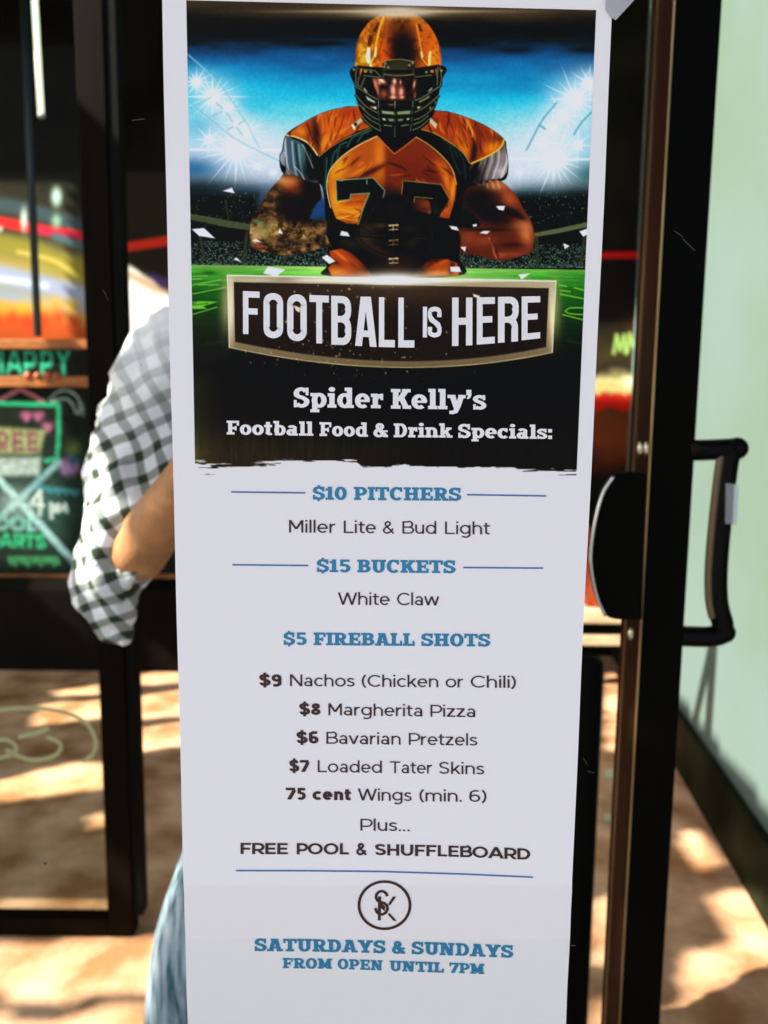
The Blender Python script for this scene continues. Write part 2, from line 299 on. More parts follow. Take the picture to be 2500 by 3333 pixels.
    blob('R', (880, 500), 90, 110, (8, 8, 8), .97, clip=rs); blob('R', (1150, 200), 30, 70, (40, 34, 30), .9, clip=rs); blob('R', (960, 580), 90, 26, (30, 24, 22), .8, clip=rs); blob('R', (1150, 480), 60, 50, (196, 192, 208), .6, clip=rs)
    for k in range(7): blob('R', (950 + k * 30, 590 - k * 6), 8, 10, (150, 130, 110) if k % 2 else (20, 14, 12), .8, clip=None)
    # orange yoke, left and right
    OR = (176, 84, 14)
    yl = poly('A', [(690, 405), (620, 410), (545, 430), (475, 468), (412, 513), (440, 520), (490, 542), (535, 590), (545, 585), (575, 560), (620, 530), (680, 500), (740, 480), (700, 440)], OR, 2.5, False)
    blob('A', (500, 500), 30, 40, (120, 50, 6), .8, 40, yl); blob('A', (528, 520), 14, 70, (30, 12, 4), .95, -8, yl); blob('A', (470, 500), 26, 18, (214, 128, 34), .8, 30, yl); blob('A', (600, 470), 44, 22, (200, 96, 16), .8, -25, yl)
    blob('A', (560, 540), 14, 40, (226, 138, 20), .8, 20, yl); blob('A', (580, 440), 10, 40, (236, 130, 30), .7, 15, yl); blob('A', (650, 430), 50, 22, (150, 54, 8), .8, 0, yl); blob('A', (690, 470), 40, 12, (110, 44, 8), .8, -20, yl); blob('A', (620, 500), 60, 6, (230, 130, 30), .7, -30, yl)
    for a, b, c, w in (((600, 450), (560, 570), (110, 46, 6), 6), ((630, 440), (590, 540), (120, 46, 8), 5), ((545, 435), (548, 570), (226, 130, 30), 3), ((490, 470), (500, 530), (70, 28, 6), 5), ((660, 430), (625, 510), (210, 100, 24), 4), ((515, 455), (505, 520), (90, 36, 6), 5)):
        line('A', [a, ((a[0] + b[0]) / 2 + 5, (a[1] + b[1]) / 2), b], w, c, 4, .75, clip=yl)
    yr = poly('A', [(980, 420), (1040, 428), (1120, 455), (1190, 490), (1240, 528), (1228, 560), (1180, 590), (1110, 622), (1105, 610), (1080, 575), (1040, 545), (980, 510), (925, 490), (950, 470)], (150, 62, 10), 2.5, False)
    blob('A', (1195, 560), 34, 22, (222, 140, 20), .9, -30, yr); blob('A', (1085, 560), 22, 50, (214, 124, 14), .85, -25, yr); blob('A', (1125, 580), 14, 70, (36, 14, 4), .95, 8, yr); blob('A', (1160, 510), 40, 22, (110, 40, 6), .8, 30, yr); blob('A', (1110, 490), 10, 50, (240, 150, 40), .7, -25, yr)
    blob('A', (1000, 470), 50, 22, (136, 50, 8), .7, 20, yr); blob('A', (1050, 510), 50, 14, (190, 90, 14), .7, 35, yr); blob('A', (1225, 525), 14, 14, (80, 50, 10), .7, clip=yr)
    for a, b, c, w in (((1085, 455), (1130, 560), (60, 24, 4), 6), ((1105, 462), (1118, 520), (234, 150, 50), 4), ((1060, 450), (1100, 560), (110, 44, 6), 5), ((1140, 480), (1150, 570), (100, 44, 6), 5), ((1020, 440), (1050, 520), (104, 40, 8), 4), ((1160, 500), (1180, 570), (150, 80, 12), 4)):
        line('A', [a, ((a[0] + b[0]) / 2 + 5, (a[1] + b[1]) / 2), b], w, c, 4, .75, clip=yr)
    line('A', [(412, 514), (450, 522), (495, 545), (530, 590)], 5, (216, 190, 130), 2.5); line('A', [(1240, 530), (1225, 562), (1180, 592), (1115, 622)], 5, (224, 176, 60), 2.5)
    line('A', [(536, 595), (580, 560), (640, 525), (700, 500), (745, 480)], 3, (196, 130, 60), 2, .9); line('A', [(1108, 620), (1080, 578), (1030, 540), (975, 508), (925, 492)], 3, (180, 150, 80), 2, .9)
    def folds(mk, x0, x1, y0, y1, ang, n, seed, dk=(64, 22, 4), hi=(236, 140, 34)):
        g = np.random.RandomState(seed)
        for k in range(n):
            x, y = g.uniform(x0, x1), g.uniform(y0, y1); a = math.radians(ang + g.uniform(-28, 28)); L = g.uniform(16, 46); bx, by = math.cos(a) * L, math.sin(a) * L; c = g.uniform(-8, 8)
            line('A', [(x - bx, y - by), (x + c, y + c * .5), (x + bx, y + by)], g.uniform(3, 9), dk if k % 3 else hi, 5, g.uniform(.3, .75), clip=mk, taper=True)
    folds(yl, 420, 700, 430, 570, 100, 26, 1); folds(yr, 960, 1220, 440, 600, 70, 30, 2); 
    # black chest band folds
    for p in ([(600, 640), (610, 560), (640, 540)], [(575, 690), (585, 600), (600, 570)], [(640, 560), (665, 520), (720, 500)], [(556, 720), (560, 650), (562, 600)], [(680, 540), (700, 510), (735, 492)]):
        line('A', p, 8, (20, 66, 66), 7, .8); line('A', [(x + 4, y) for x, y in p], 3, (90, 140, 136), 4, .55)
    for p in ([(1000, 530), (1040, 560), (1060, 600)], [(1060, 570), (1085, 620), (1090, 680)], [(1030, 560), (1050, 620), (1070, 660)]):
        line('A', p, 7, (16, 40, 38), 6, .8); line('A', [(x + 4, y) for x, y in p], 2.4, (84, 110, 100), 4, .6)
    # chest
    ch = poly('A', [(757, 516), (720, 532), (680, 552), (640, 580), (605, 612), (580, 645), (568, 690), (572, 735), (585, 790), (600, 830), (640, 850), (720, 856), (850, 840), (960, 830), (1030, 830), (1052, 760), (1060, 700), (1052, 660), (1030, 620), (985, 575), (945, 545), (905, 520), (862, 556), (822, 585), (790, 550)], (176, 88, 14), 2.5, False)
    chf = full(ch)
    tex = ((np.sin((cxx + cyy) * .9) * np.sin((cxx - cyy) * .9)) * .5 + .5) * .16
    CAN -= (CAN * tex[..., None] * chf[..., None])
    CAN += (np.array([.40, .14, .03]) - CAN) * (chf * np.clip((cxx - (580 + 780 * .856)) / 10, 0, 1) * .72)[..., None]
    for c, rx, ry, ang, col, al in (((610, 640), 34, 60, 30, (226, 150, 24), .9), ((600, 760), 26, 60, 0, (234, 150, 20), .9), ((660, 800), 60, 24, 0, (228, 138, 14), .9), ((700, 770), 30, 20, 0, (204, 104, 14), .8),
                                    ((765, 600), 20, 80, 0, (222, 130, 30), .7), ((720, 660), 60, 12, -28, (70, 28, 4), .85), ((690, 650), 50, 8, -30, (226, 134, 24), .7), ((760, 640), 40, 9, -28, (60, 22, 4), .6), ((660, 620), 30, 8, -35, (110, 46, 6), .8),
                                    ((880, 640), 70, 60, 0, (104, 36, 8), .6), ((960, 680), 60, 24, 10, (96, 32, 8), .7), ((1020, 680), 14, 60, -12, (214, 126, 24), .9), ((1045, 720), 10, 60, 5, (232, 140, 24), .9), ((1010, 800), 26, 30, 0, (210, 110, 20), .9),
                                    ((920, 775), 40, 14, 5, (196, 92, 18), .9), ((800, 750), 60, 50, 0, (44, 18, 8), .9), ((860, 780), 80, 50, 0, (20, 10, 6), .97), ((1000, 640), 16, 40, -30, (190, 96, 16), .8), ((840, 700), 40, 20, 20, (120, 48, 10), .6)):
        blob('A', c, rx, ry, col, al, ang, ch)
    for y in (765, 775, 800, 815, 830): line('A', [(612, y - 4), (660, y + 6), (700, y)], 3, (150, 70, 8) if y % 2 else (250, 180, 60), 3, .6, clip=ch)
    line('A', [(757, 518), (700, 545), (640, 582), (600, 618), (572, 660), (566, 720), (580, 790)], 3.4, (206, 186, 140), 2.2); line('A', [(905, 522), (950, 548), (1000, 590), (1040, 640), (1058, 700)], 3, (190, 170, 110), 2.2, .9)
    folds(ch, 600, 770, 600, 680, -32, 12, 3); folds(ch, 830, 1040, 600, 720, 24, 22, 4, (52, 16, 4), (190, 90, 20)); folds(ch, 600, 700, 740, 840, 4, 10, 5, (120, 52, 6), (250, 176, 50))
    # collar
    poly('A', [(735, 490), (757, 516), (790, 552), (822, 585), (862, 556), (905, 520), (925, 490), (830, 505)], (6, 6, 5), 2.5); line('A', [(757, 518), (790, 553), (822, 585), (862, 556), (905, 522)], 3.4, (200, 110, 34), 2.2, .9, False)
    # numbers
    poly('L', [(885, 560), (950, 570), (960, 560), (1250, 540), (1365, 665), (1340, 770), (1250, 850), (1150, 1010), (1105, 1000), (1110, 930), (1150, 850), (1215, 690), (1030, 702), (1025, 752), (895, 768)], (10, 18, 14), 2.2)
    for p in ([(885, 560), (895, 768), (1025, 752), (1030, 702), (1215, 690), (1150, 850), (1105, 1000)], [(885, 560), (950, 570), (960, 560), (1250, 540), (1365, 665), (1340, 770)], [(1190, 560), (1190, 600)]):
        line('L', p, 3.6, (120, 140, 112), 2.2, .95, False)
    poly('R', [(185, 568), (560, 605), (640, 745), (625, 820), (560, 900), (540, 950), (440, 950), (470, 860), (440, 760), (300, 735), (290, 790), (175, 700)], (8, 10, 8), 2.2)
    for p in ([(175, 700), (185, 568), (560, 605)], [(560, 605), (640, 745)], [(295, 780), (300, 728), (480, 742)], [(445, 860), (440, 940)]):
        line('R', p, 3, (150, 130, 84), 2.2, .8, False)
    blob('R', (500, 860), 40, 60, (16, 54, 44), .7); blob('R', (590, 900), 40, 50, (150, 66, 14), .8); line('R', [(540, 940), (600, 840), (640, 760)], 4, (200, 110, 40), 3, .6)
    # gloves and ball
    bl = poly('A', [(570, 850), (600, 845), (690, 858), (740, 800), (790, 745), (850, 745), (890, 790), (960, 815), (1010, 830), (1050, 860), (1072, 900), (1070, 950), (1055, 990), (1000, 985), (930, 1000), (900, 1040), (760, 1045), (700, 990), (640, 950), (585, 935), (566, 890)], (6, 5, 4), 5, True)
    for c, rx, ry, ang, col, al in (((720, 870), 34, 26, 20, (66, 52, 34), .8), ((770, 858), 26, 12, 0, (92, 74, 50), .7), ((710, 915), 46, 26, 30, (74, 60, 38), .75), ((760, 950), 50, 22, 30, (60, 44, 28), .7), ((650, 925), 44, 18, 15, (54, 48, 30), .8),
                                    ((880, 870), 40, 20, -5, (44, 36, 24), .8), ((890, 925), 36, 20, -10, (50, 42, 28), .7), ((920, 900), 26, 12, 0, (34, 32, 22), .8), ((820, 800), 40, 30, 0, (34, 20, 12), .8), ((990, 900), 50, 40, 0, (8, 8, 7), .9), ((830, 1010), 90, 40, 0, (60, 34, 24), .8), ((640, 880), 40, 26, 0, (6, 8, 8), .8)):
        blob('A', c, rx, ry, col, al, ang)
    for p in ([(695, 855), (690, 900), (720, 940), (790, 975)], [(690, 900), (740, 905), (800, 930)], [(700, 865), (740, 890), (790, 890)], [(950, 850), (965, 900), (950, 960)], [(900, 900), (950, 905)]):
        line('A', p, 4, (2, 2, 2), 3, .9); line('A', [(x + 2, y + 4) for x, y in p], 2, (110, 92, 62), 3, .5)
    for y, c in ((858, (186, 170, 130)), (915, (120, 96, 60)), (985, (190, 168, 134))):   # laces
        line('A', [(803, y), (835, y - 3)], 4.5, c, 2.5); line('A', [(803, y + 16), (835, y + 14)], 3.6, c, 2.5, .8); line('A', [(818, y), (817, y + 16)], 4, c, 2.5, .9); blob('A', (804, y), 4, 5, c, .8); blob('A', (834, y), 4, 5, c, .8)
    line('A', [(820, 880), (818, 1000)], 2.5, (60, 44, 26), 3, .8)
    # jersey below the hands
    for f, pp, cl in (('A', [(575, 955), (620, 945), (665, 965), (710, 1010), (740, 1052), (585, 1052), (570, 1020), (590, 1000), (580, 985)], 1), ('A', [(930, 1010), (960, 985), (1020, 985), (1062, 1000), (1068, 1050), (900, 1052)], 2)):
        m = poly(f, pp, (158, 70, 12), 4, False)
        if cl == 1:
            blob(f, (600, 1035), 40, 14, (210, 130, 44), .8, 0, m); blob(f, (735, 1010), 40, 40, (20, 10, 5), .9, 0, m); blob(f, (690, 975), 50, 14, (30, 14, 6), .9, 30, m); blob(f, (650, 1000), 50, 7, (100, 36, 6), .9, 35, m); blob(f, (620, 975), 46, 7, (230, 120, 40), .8, 40, m); blob(f, (680, 1040), 30, 9, (120, 44, 8), .8, 20, m); blob(f, (590, 995), 26, 8, (50, 20, 6), .9, 20, m)
        else:
            blob(f, (990, 1038), 60, 9, (196, 120, 44), .8, 0, m); blob(f, (915, 1020), 34, 40, (20, 10, 5), .9, 0, m); blob(f, (970, 990), 60, 10, (24, 10, 5), .85, 0, m); blob(f, (960, 1005), 30, 8, (90, 32, 6), .9, -25, m); blob(f, (1040, 1020), 9, 26, (30, 12, 6), .95, 10, m); blob(f, (1010, 995), 30, 8, (200, 90, 26), .8, -20, m)

    # ---------------- head
    H = 'H'
    poly(H, [(245, 890), (235, 1180), (240, 1300), (270, 1430), (330, 1560), (440, 1690), (600, 1800), (780, 1850), (980, 1790), (1130, 1690), (1250, 1560), (1330, 1420), (1360, 1290), (1390, 1100), (1385, 880)], (7, 9, 6), 2.5, True)
    # face in the opening
    fc = poly(H, [(460, 1060), (700, 1040), (900, 1050), (1090, 1060), (1080, 1200), (1050, 1340), (900, 1420), (700, 1430), (560, 1360), (500, 1200)], (30, 12, 9), 5)
    for c, rx, ry, ang, col, al in (((505, 1140), 30, 100, -14, (160, 92, 72), .9), ((590, 1090), 60, 26, 30, (214, 166, 146), .9), ((560, 1120), 30, 30, 0, (190, 130, 110), .6), ((640, 1180), 60, 26, 0, (16, 6, 5), .9), ((620, 1270), 44, 50, 0, (110, 60, 46), .85),
                                    ((745, 1220), 36, 90, -4, (200, 130, 112), .95), ((765, 1100), 24, 36, 0, (214, 160, 140), .9), ((812, 1220), 14, 120, 0, (96, 24, 20), .9), ((855, 1240), 34, 70, 4, (190, 124, 108), .95), ((845, 1110), 12, 30, 0, (200, 140, 120), .8), ((745, 1315), 40, 20, 0, (214, 140, 122), .9), ((865, 1315), 30, 18, 0, (206, 130, 110), .9),
                                    ((690, 1120), 40, 26, 20, (20, 8, 6), .9), ((960, 1160), 70, 60, 0, (8, 4, 3), .95), ((1030, 1140), 16, 60, 10, (170, 120, 92), .9), ((1040, 1290), 16, 44, 0, (120, 72, 44), .7), ((960, 1290), 40, 50, 0, (30, 10, 6), .8), ((720, 1415), 60, 14, 0, (130, 90, 62), .6), ((745, 1345), 14, 8, 0, (50, 16, 12), .9), ((868, 1345), 12, 8, 0, (50, 16, 12), .9), ((540, 1230), 16, 90, -8, (150, 84, 60), .6)):
        blob(H, c, rx, ry, col, al, ang, fc)
    poly(H, [(560, 1365), (1040, 1365), (1040, 1400), (560, 1400)], (5, 4, 3), 4)
    # shell
    sh = poly(H, [(248, 905), (236, 800), (245, 660), (275, 530), (335, 410), (420, 300), (530, 220), (650, 180), (830, 165), (1000, 180), (1110, 230), (1215, 325), (1295, 440), (1355, 570), (1388, 700), (1395, 850), (1370, 905), (1200, 900), (1040, 925), (800, 930), (600, 925), (420, 900)], (196, 104, 12), 2.5, True)
    gn = vnoise(20, 20, 31, 3); shf = full(sh)
    for c, rx, ry, ang, col, al in (((330, 760), 120, 260, 10, (244, 176, 34), .9), ((860, 560), 210, 330, 0, (44, 19, 6), 1), ((890, 760), 190, 230, 0, (14, 5, 2), 1), ((600, 640), 90, 190, 4, (206, 96, 16), .7), ((640, 800), 70, 80, 0, (220, 84, 14), .7), ((1250, 640), 110, 240, -10, (190, 84, 10), .85),
                                    ((1300, 780), 70, 170, -5, (240, 138, 24), .85), ((1120, 600), 40, 160, -8, (206, 110, 24), .7), ((480, 420), 80, 120, 28, (196, 120, 20), .7), ((1080, 300), 110, 60, 20, (176, 110, 24), .7), ((600, 300), 120, 60, -20, (200, 130, 30), .7), ((250, 640), 26, 260, 8, (110, 50, 8), .7), ((1380, 640), 18, 200, -8, (90, 40, 8), .7),
                                    ((800, 350), 160, 80, 0, (110, 62, 20), .6), ((440, 860), 120, 30, 0, (240, 170, 40), .6)):
        blob(H, c, rx, ry, col, al, ang, sh)
    CAN *= 1 - (shf * np.clip((gn - .5) * 1.6, 0, .28))[..., None]
    for p in ([(540, 300), (560, 310), (525, 435), (465, 430)], [(425, 480), (480, 470), (440, 640), (395, 600)], [(1075, 320), (1110, 330), (1145, 425), (1105, 430)], [(590, 320), (600, 335), (560, 430), (550, 420)]):
        poly(H, p, (84, 34, 12), 4, a=.9)
    line(H, [(620, 230), (560, 400), (520, 580), (505, 760)], 6, (244, 186, 40), 4, .85, clip=sh); line(H, [(1060, 330), (1100, 520), (1130, 700), (1140, 780)], 5, (236, 150, 50), 4, .8, clip=sh); line(H, [(650, 250), (610, 500), (540, 760)], 4, (120, 60, 10), 4, .7, clip=sh)
    poly(H, [(400, 640), (435, 640), (440, 850), (400, 860), (372, 780)], (244, 226, 214), 4); poly(H, [(505, 640), (525, 640), (515, 760), (482, 770)], (250, 220, 150), 4); poly(H, [(420, 870), (450, 840), (470, 900), (430, 905)], (244, 214, 150), 4); line(H, [(490, 770), (430, 870)], 4, (250, 200, 70), 3)
    poly(H, [(1235, 690), (1260, 700), (1250, 880), (1215, 890), (1222, 760)], (248, 216, 130), 4); poly(H, [(1115, 700), (1140, 700), (1150, 770), (1125, 780)], (248, 206, 130), 4); line(H, [(1125, 780), (1210, 885)], 4, (240, 160, 60), 3, .9)
    line(H, [(290, 905), (600, 930), (1040, 935), (1350, 890)], 8, (16, 10, 4), 4); blob(H, (850, 180), 330, 46, (250, 226, 176), .9); blob(H, (820, 160), 200, 40, (255, 250, 244), .9)
    # brow bar, hardware
    poly(H, [(600, 850), (660, 818), (860, 805), (1010, 822), (1040, 860), (1035, 1010), (940, 1030), (700, 1030), (610, 1010)], (38, 38, 22), 3); poly(H, [(700, 830), (940, 822), (945, 940), (700, 940)], (54, 56, 34), 5); poly(H, [(640, 945), (1000, 945), (990, 990), (650, 990)], (6, 6, 4), 4)
    for c in ((640, 860), (680, 910), (1010, 850), (625, 900), (965, 880)): blob(H, c, 17, 20, (176, 166, 130), .8)
    line(H, [(600, 850), (680, 815), (860, 803), (1030, 840)], 2.6, (150, 140, 90), 2, .9); line(H, [(610, 1005), (820, 1025), (1030, 1005)], 3, (120, 118, 84), 2, .9)
    for p in ([(270, 900), (240, 1000), (245, 1160)], [(1370, 900), (1395, 1010), (1385, 1160)], [(350, 1020), (560, 1045), (620, 1030)], [(1040, 1040), (1270, 1015)], [(300, 930), (410, 945), (500, 960), (580, 1040)], [(1350, 900), (1340, 1150)]):
        line(H, p, 9, (12, 14, 10), 3); line(H, p, 2.4, (150, 148, 116), 2, .8)
    for p in ([(300, 935), (330, 940), (290, 1050)], [(350, 950), (400, 950), (390, 980), (350, 980)], [(1255, 945), (1290, 945), (1290, 985), (1250, 980)], [(1315, 930), (1335, 940), (1335, 1050)]): poly(H, p, (206, 130, 26), 3)
    for c in ((445, 972), (1195, 975), (215, 940), (1400, 955)): blob(H, c, 15, 16, (196, 190, 150), .9)
    # cage
    BAR, HI = (13, 18, 11), (150, 160, 124)
    poly(H, [(375, 1295), (500, 1370), (500, 1395), (400, 1350)], (170, 180, 168), 3); poly(H, [(1240, 1280), (1090, 1370), (1100, 1390), (1230, 1320)], (120, 128, 90), 3)
    for p, c in (([(585, 1485), (760, 1500), (760, 1550), (600, 1535)], (130, 150, 122)), ([(800, 1500), (985, 1490), (975, 1540), (800, 1550)], (120, 138, 104)), ([(595, 1590), (640, 1600), (650, 1630), (610, 1625)], (170, 176, 150)), ([(670, 1600), (760, 1600), (750, 1640), (690, 1640)], (110, 124, 100)), ([(810, 1605), (890, 1600), (870, 1635), (810, 1640)], (100, 116, 92)), ([(925, 1600), (970, 1590), (960, 1620), (930, 1625)], (160, 164, 134)),
                 ([(610, 1672), (740, 1690), (725, 1708), (620, 1696)], (136, 146, 116)), ([(845, 1695), (965, 1668), (955, 1690), (860, 1708)], (126, 136, 106)), ([(340, 1190), (360, 1190), (410, 1260), (370, 1240)], (180, 180, 160)), ([(1270, 1180), (1275, 1200), (1220, 1250), (1225, 1220)], (160, 160, 130)), ([(470, 1440), (520, 1440), (520, 1480), (490, 1470)], (200, 196, 176)), ([(1070, 1440), (1120, 1440), (1080, 1480)], (190, 186, 150)), ([(430, 1430), (470, 1440), (490, 1470), (450, 1460)], (176, 90, 70)), ([(1240, 1450), (1255, 1440), (1255, 1480), (1240, 1480)], (220, 150, 40))):
        poly(H, p, c, 3)
    for p in ([(240, 1180), (360, 1250), (470, 1320), (560, 1360)], [(1370, 1180), (1230, 1270), (1130, 1330), (1020, 1375)], [(240, 1290), (330, 1400), (430, 1480), (560, 1545)], [(1360, 1300), (1250, 1400), (1130, 1480), (1020, 1535)],
              [(300, 1430), (380, 1520), (470, 1590), (580, 1640)], [(1300, 1450), (1220, 1530), (1110, 1600), (1000, 1640)], [(350, 1550), (440, 1630), (570, 1700)], [(1220, 1570), (1120, 1650), (990, 1700)], [(330, 1590), (450, 1710), (600, 1790)], [(1230, 1620), (1110, 1720), (980, 1780)]):
        line(H, p, 8, BAR, 3); line(H, [(x, y - 10) for x, y in p], 2.2, HI, 2, .85)
    for p in ([(555, 1360), (560, 1550), (585, 1780)], [(1022, 1365), (1010, 1560), (985, 1770)], [(778, 1370), (775, 1600), (775, 1850)]):
        line(H, p, 9, BAR, 3); line(H, [(x - 8, y) for x, y in p], 2.2, HI, 2, .7)
    for p in ([(560, 1475), (775, 1492), (1020, 1470)], [(565, 1570), (775, 1585), (1010, 1560)], [(575, 1660), (775, 1680), (1000, 1655)]):
        line(H, p, 8, BAR, 3)
    line(H, [(280, 1050), (265, 1150), (310, 1180), (360, 1050)], 4, (110, 110, 84), 2, .8, False)
    for c in ((260, 1380), (1320, 1390), (350, 1460), (280, 1420)): blob(H, c, 16, 22, (130, 136, 110), .7)
    # chin straps over the yoke
    poly(H, [(180, 1690), (310, 1590), (335, 1640), (215, 1740)], (176, 166, 130), 3); poly(H, [(210, 1670), (250, 1650), (262, 1690), (230, 1710)], (30, 24, 16), 3); poly(H, [(1245, 1590), (1340, 1680), (1320, 1740), (1240, 1650)], (190, 184, 150), 3); poly(H, [(180, 1690), (210, 1680), (240, 1740), (220, 1760)], (220, 214, 190), 3)

    # ---------------- the contrast of the print, confetti, flares
    lum = np.clip(CAN.mean(-1, keepdims=True), 0, 1); CAN[:] = np.clip(CAN, 0, 1); SC = CAN * CAN * (3 - 2 * CAN)
    pm = np.clip(full(body) + full(la) + full(ra) + full(ls) + full(rs) + full(sh), 0, 1)[..., None]
    CAN += (SC - CAN) * (.12 + .53 * pm) * np.clip(1.1 - lum, 0, 1)
    fm = full(fc)[..., None] * (CAN.max(-1, keepdims=True) > .12); CAN += CAN * fm * .45
    PW = (222, 222, 238)
    for p in ([(100, 605), (265, 590), (420, 732), (200, 697)], [(515, 90), (645, 45), (678, 122)], [(910, 765), (975, 738), (1045, 785)], [(1262, 655), (1290, 592), (1332, 672)], [(665, 1015), (700, 985), (780, 1055)], [(1065, 1205), (1130, 1108), (1365, 1150), (1250, 1240)]): poly('E', p, PW, 2.5)
    for p in ([(925, 1105), (940, 1060), (1000, 1075), (1022, 1115)], [(745, 1320), (800, 1295), (880, 1360), (820, 1385)]): poly('L', p, PW, 2.5)
    for p in ([(1100, 818), (1188, 815), (1175, 862), (1125, 852)], [(640, 1010), (715, 1020), (735, 1060), (665, 1045)], [(938, 1082), (980, 1060), (1042, 1062), (1010, 1092)], [(750, 1220), (805, 1215), (795, 1268)], [(648, 1412), (740, 1412), (758, 1465), (655, 1462)], [(1318, 1490), (1435, 1478), (1352, 1538)], [(870, 1000), (915, 990), (905, 1018), (875, 1020)]): poly('R', p, PW, 2.5)
    for p in ([(1525, 880), (1562, 868), (1562, 888), (1540, 900)], [(1465, 925), (1488, 935), (1470, 948)]): poly('A', p, PW, 2.5)
    # ---------------- the banner
    blob('A', (815, 1075), 330, 36, (250, 232, 206), .7); blob('B', (170, 180), 26, 110, (226, 190, 150), .55); blob('B', (1482, 200), 26, 110, (226, 190, 140), .5)
    def arc3(a, m, b, n=24):
        t = np.linspace(0, 1, n)[:, None]; a, m, b = map(np.array, (a, m, b)); c = 2 * m - .5 * (a + b); return ((1 - t) ** 2 * a + 2 * t * (1 - t) * c + t * t * b).tolist()
    outer = [(172, 57), (830, 68), (1487, 80), (1472, 365)] + arc3((1472, 365), (850, 425), (180, 345))[1:]
    inner = [(198, 84), (830, 96), (1458, 108), (1447, 343)] + arc3((1447, 343), (850, 400), (203, 322))[1:]
    fr = poly('B', outer, (92, 74, 50), 2.2); F = full(fr)
    top = np.clip(1 - (cyy - (895 + (cxx - 740) * .02)) / 24, 0, 1)
    CAN += (np.array([.66, .61, .50]) - CAN) * (F * np.clip(1.25 - (cyy - 890) / 270, 0, 1))[..., None]
    blob('B', (184, 190), 16, 130, (240, 222, 200), .95, 0, fr); blob('B', (1474, 230), 16, 110, (246, 226, 186), .95, 0, fr); blob('B', (830, 72), 300, 16, (255, 250, 244), .95, 0, fr); blob('B', (400, 76), 60, 9, (70, 52, 34), .6, 0, fr)
    blob('B', (1200, 92), 130, 9, (150, 130, 96), .6, 0, fr)
    poly('B', inner, (20, 12, 7), 2.2); ip = pmask(tr('B', inner), 2)
    blob('B', (840, 110), 520, 70, (64, 44, 28), .75, 0, ip); blob('B', (400, 180), 260, 80, (40, 26, 14), .7, 0, ip)
    line('B', outer[3:], 3, (196, 176, 130), 2.2, .95, False); line('B', [outer[0], outer[-1]], 3, (240, 230, 210), 2.2, .9); line('B', [outer[0], (830, 68), outer[2]], 4, (250, 244, 234), 2.2, .9); line('B', [outer[2], outer[3]], 3, (246, 230, 196), 2.2, .9)
    line('B', inner[3:], 2.4, (60, 44, 26), 2, .9, False)
    blob('A', (815, 1062), 120, 22, (255, 252, 250), .95); blob('A', (815, 1066), 420, 7, (255, 246, 236), .8)
    blob('A', (830, 45), 130, 17, (248, 246, 252), 1); blob('A', (830, 44), 330, 5.5, (244, 232, 220), .9); blob('A', (830, 46), 470, 26, (150, 122, 84), .5)
    for p in ([(868, 350), (925, 372), (915, 410), (885, 390)],): poly('BL', p, (214, 206, 190), 2.5)
    poly('BR', [(705, 260), (762, 276), (755, 292), (715, 285)], (220, 218, 214), 2.5)
    for k in range(150):                                   # sparks
        x = 640 + q.randn() * 190; y = q.uniform(310, 500) if k % 3 else q.uniform(90, 480); r = q.uniform(1.2, 3.0) if k % 6 else q.uniform(3, 4.6)
        blob('B', (x, y), r, r, (230, 205, 150), q.uniform(.3, .95))
    # below the banner
    m = np.clip((cyy - 1190) / 60, 0, 1); wv = vnoise(9, 160, 41, 2)
    lo = np.zeros_like(CAN); lo[:] = np.array([.02, .015, .008]); lo += (np.exp(-((cyy - 1490) / 90) ** 2) * np.clip(1 - (cxx - 640) / 900, .12, 1) * (.06 + .10 * wv))[..., None] * np.array([1.3, 1, .5])
    lo += (np.exp(-((cxx - 630) / 45) ** 2) * .07)[..., None] * np.array([.6, 1, .3]) 
    CAN += (lo - CAN) * m[..., None] * (cyy > 1190)[..., None]
    CAN += (np.clip(CAN, 0, 1) * 0 + np.array([.05, .035, .015]) * 1.0) * (np.exp(-((cxx - 660) / 60) ** 2) * np.clip((cyy - 1000) / 100, 0, 1))[..., None] * .6
    CAN[:] = np.clip(CAN + ((vnoise(5, 5, 77, 2) - .5) * .035)[..., None] * (CAN.mean(-1, keepdims=True) > .02), 0, 1)
    # torn brush edge to bare paper
    w1 = vnoise(70, 4, 51, 3); w2 = vnoise(26, 3.0, 52, 2)
    xs = [600, 640, 700, 760, 830, 900, 1000, 1100, 1160, 1180, 1240, 1300, 1450, 1600, 1700, 1780, 1850, 1960]
    ed = np.interp(cxx, xs, [1512, 1512, 1524, 1516, 1512, 1504, 1502, 1500, 1502, 1520, 1519, 1515, 1518, 1521, 1527, 1532, 1536, 1540])
    zone = np.interp(cxx, xs, [30, 30, 26, 14, 18, 16, 16, 16, 14, 5, 3, 3, 5, 5, 7, 14, 22, 20])
    d = cyy - ed - (w2 - .5) * 8; t = d / zone
    paper = np.clip(((w1 - .5) * 2.6 + t) * 4 + .4, 0, 1) * np.clip(t + 1.2, 0, 1); paper = np.where(t > 1.1, 1, np.where(t < -1.1, 0, paper))
    CAN += (PAPER_SRGB - CAN) * paper[..., None]
    return CAN
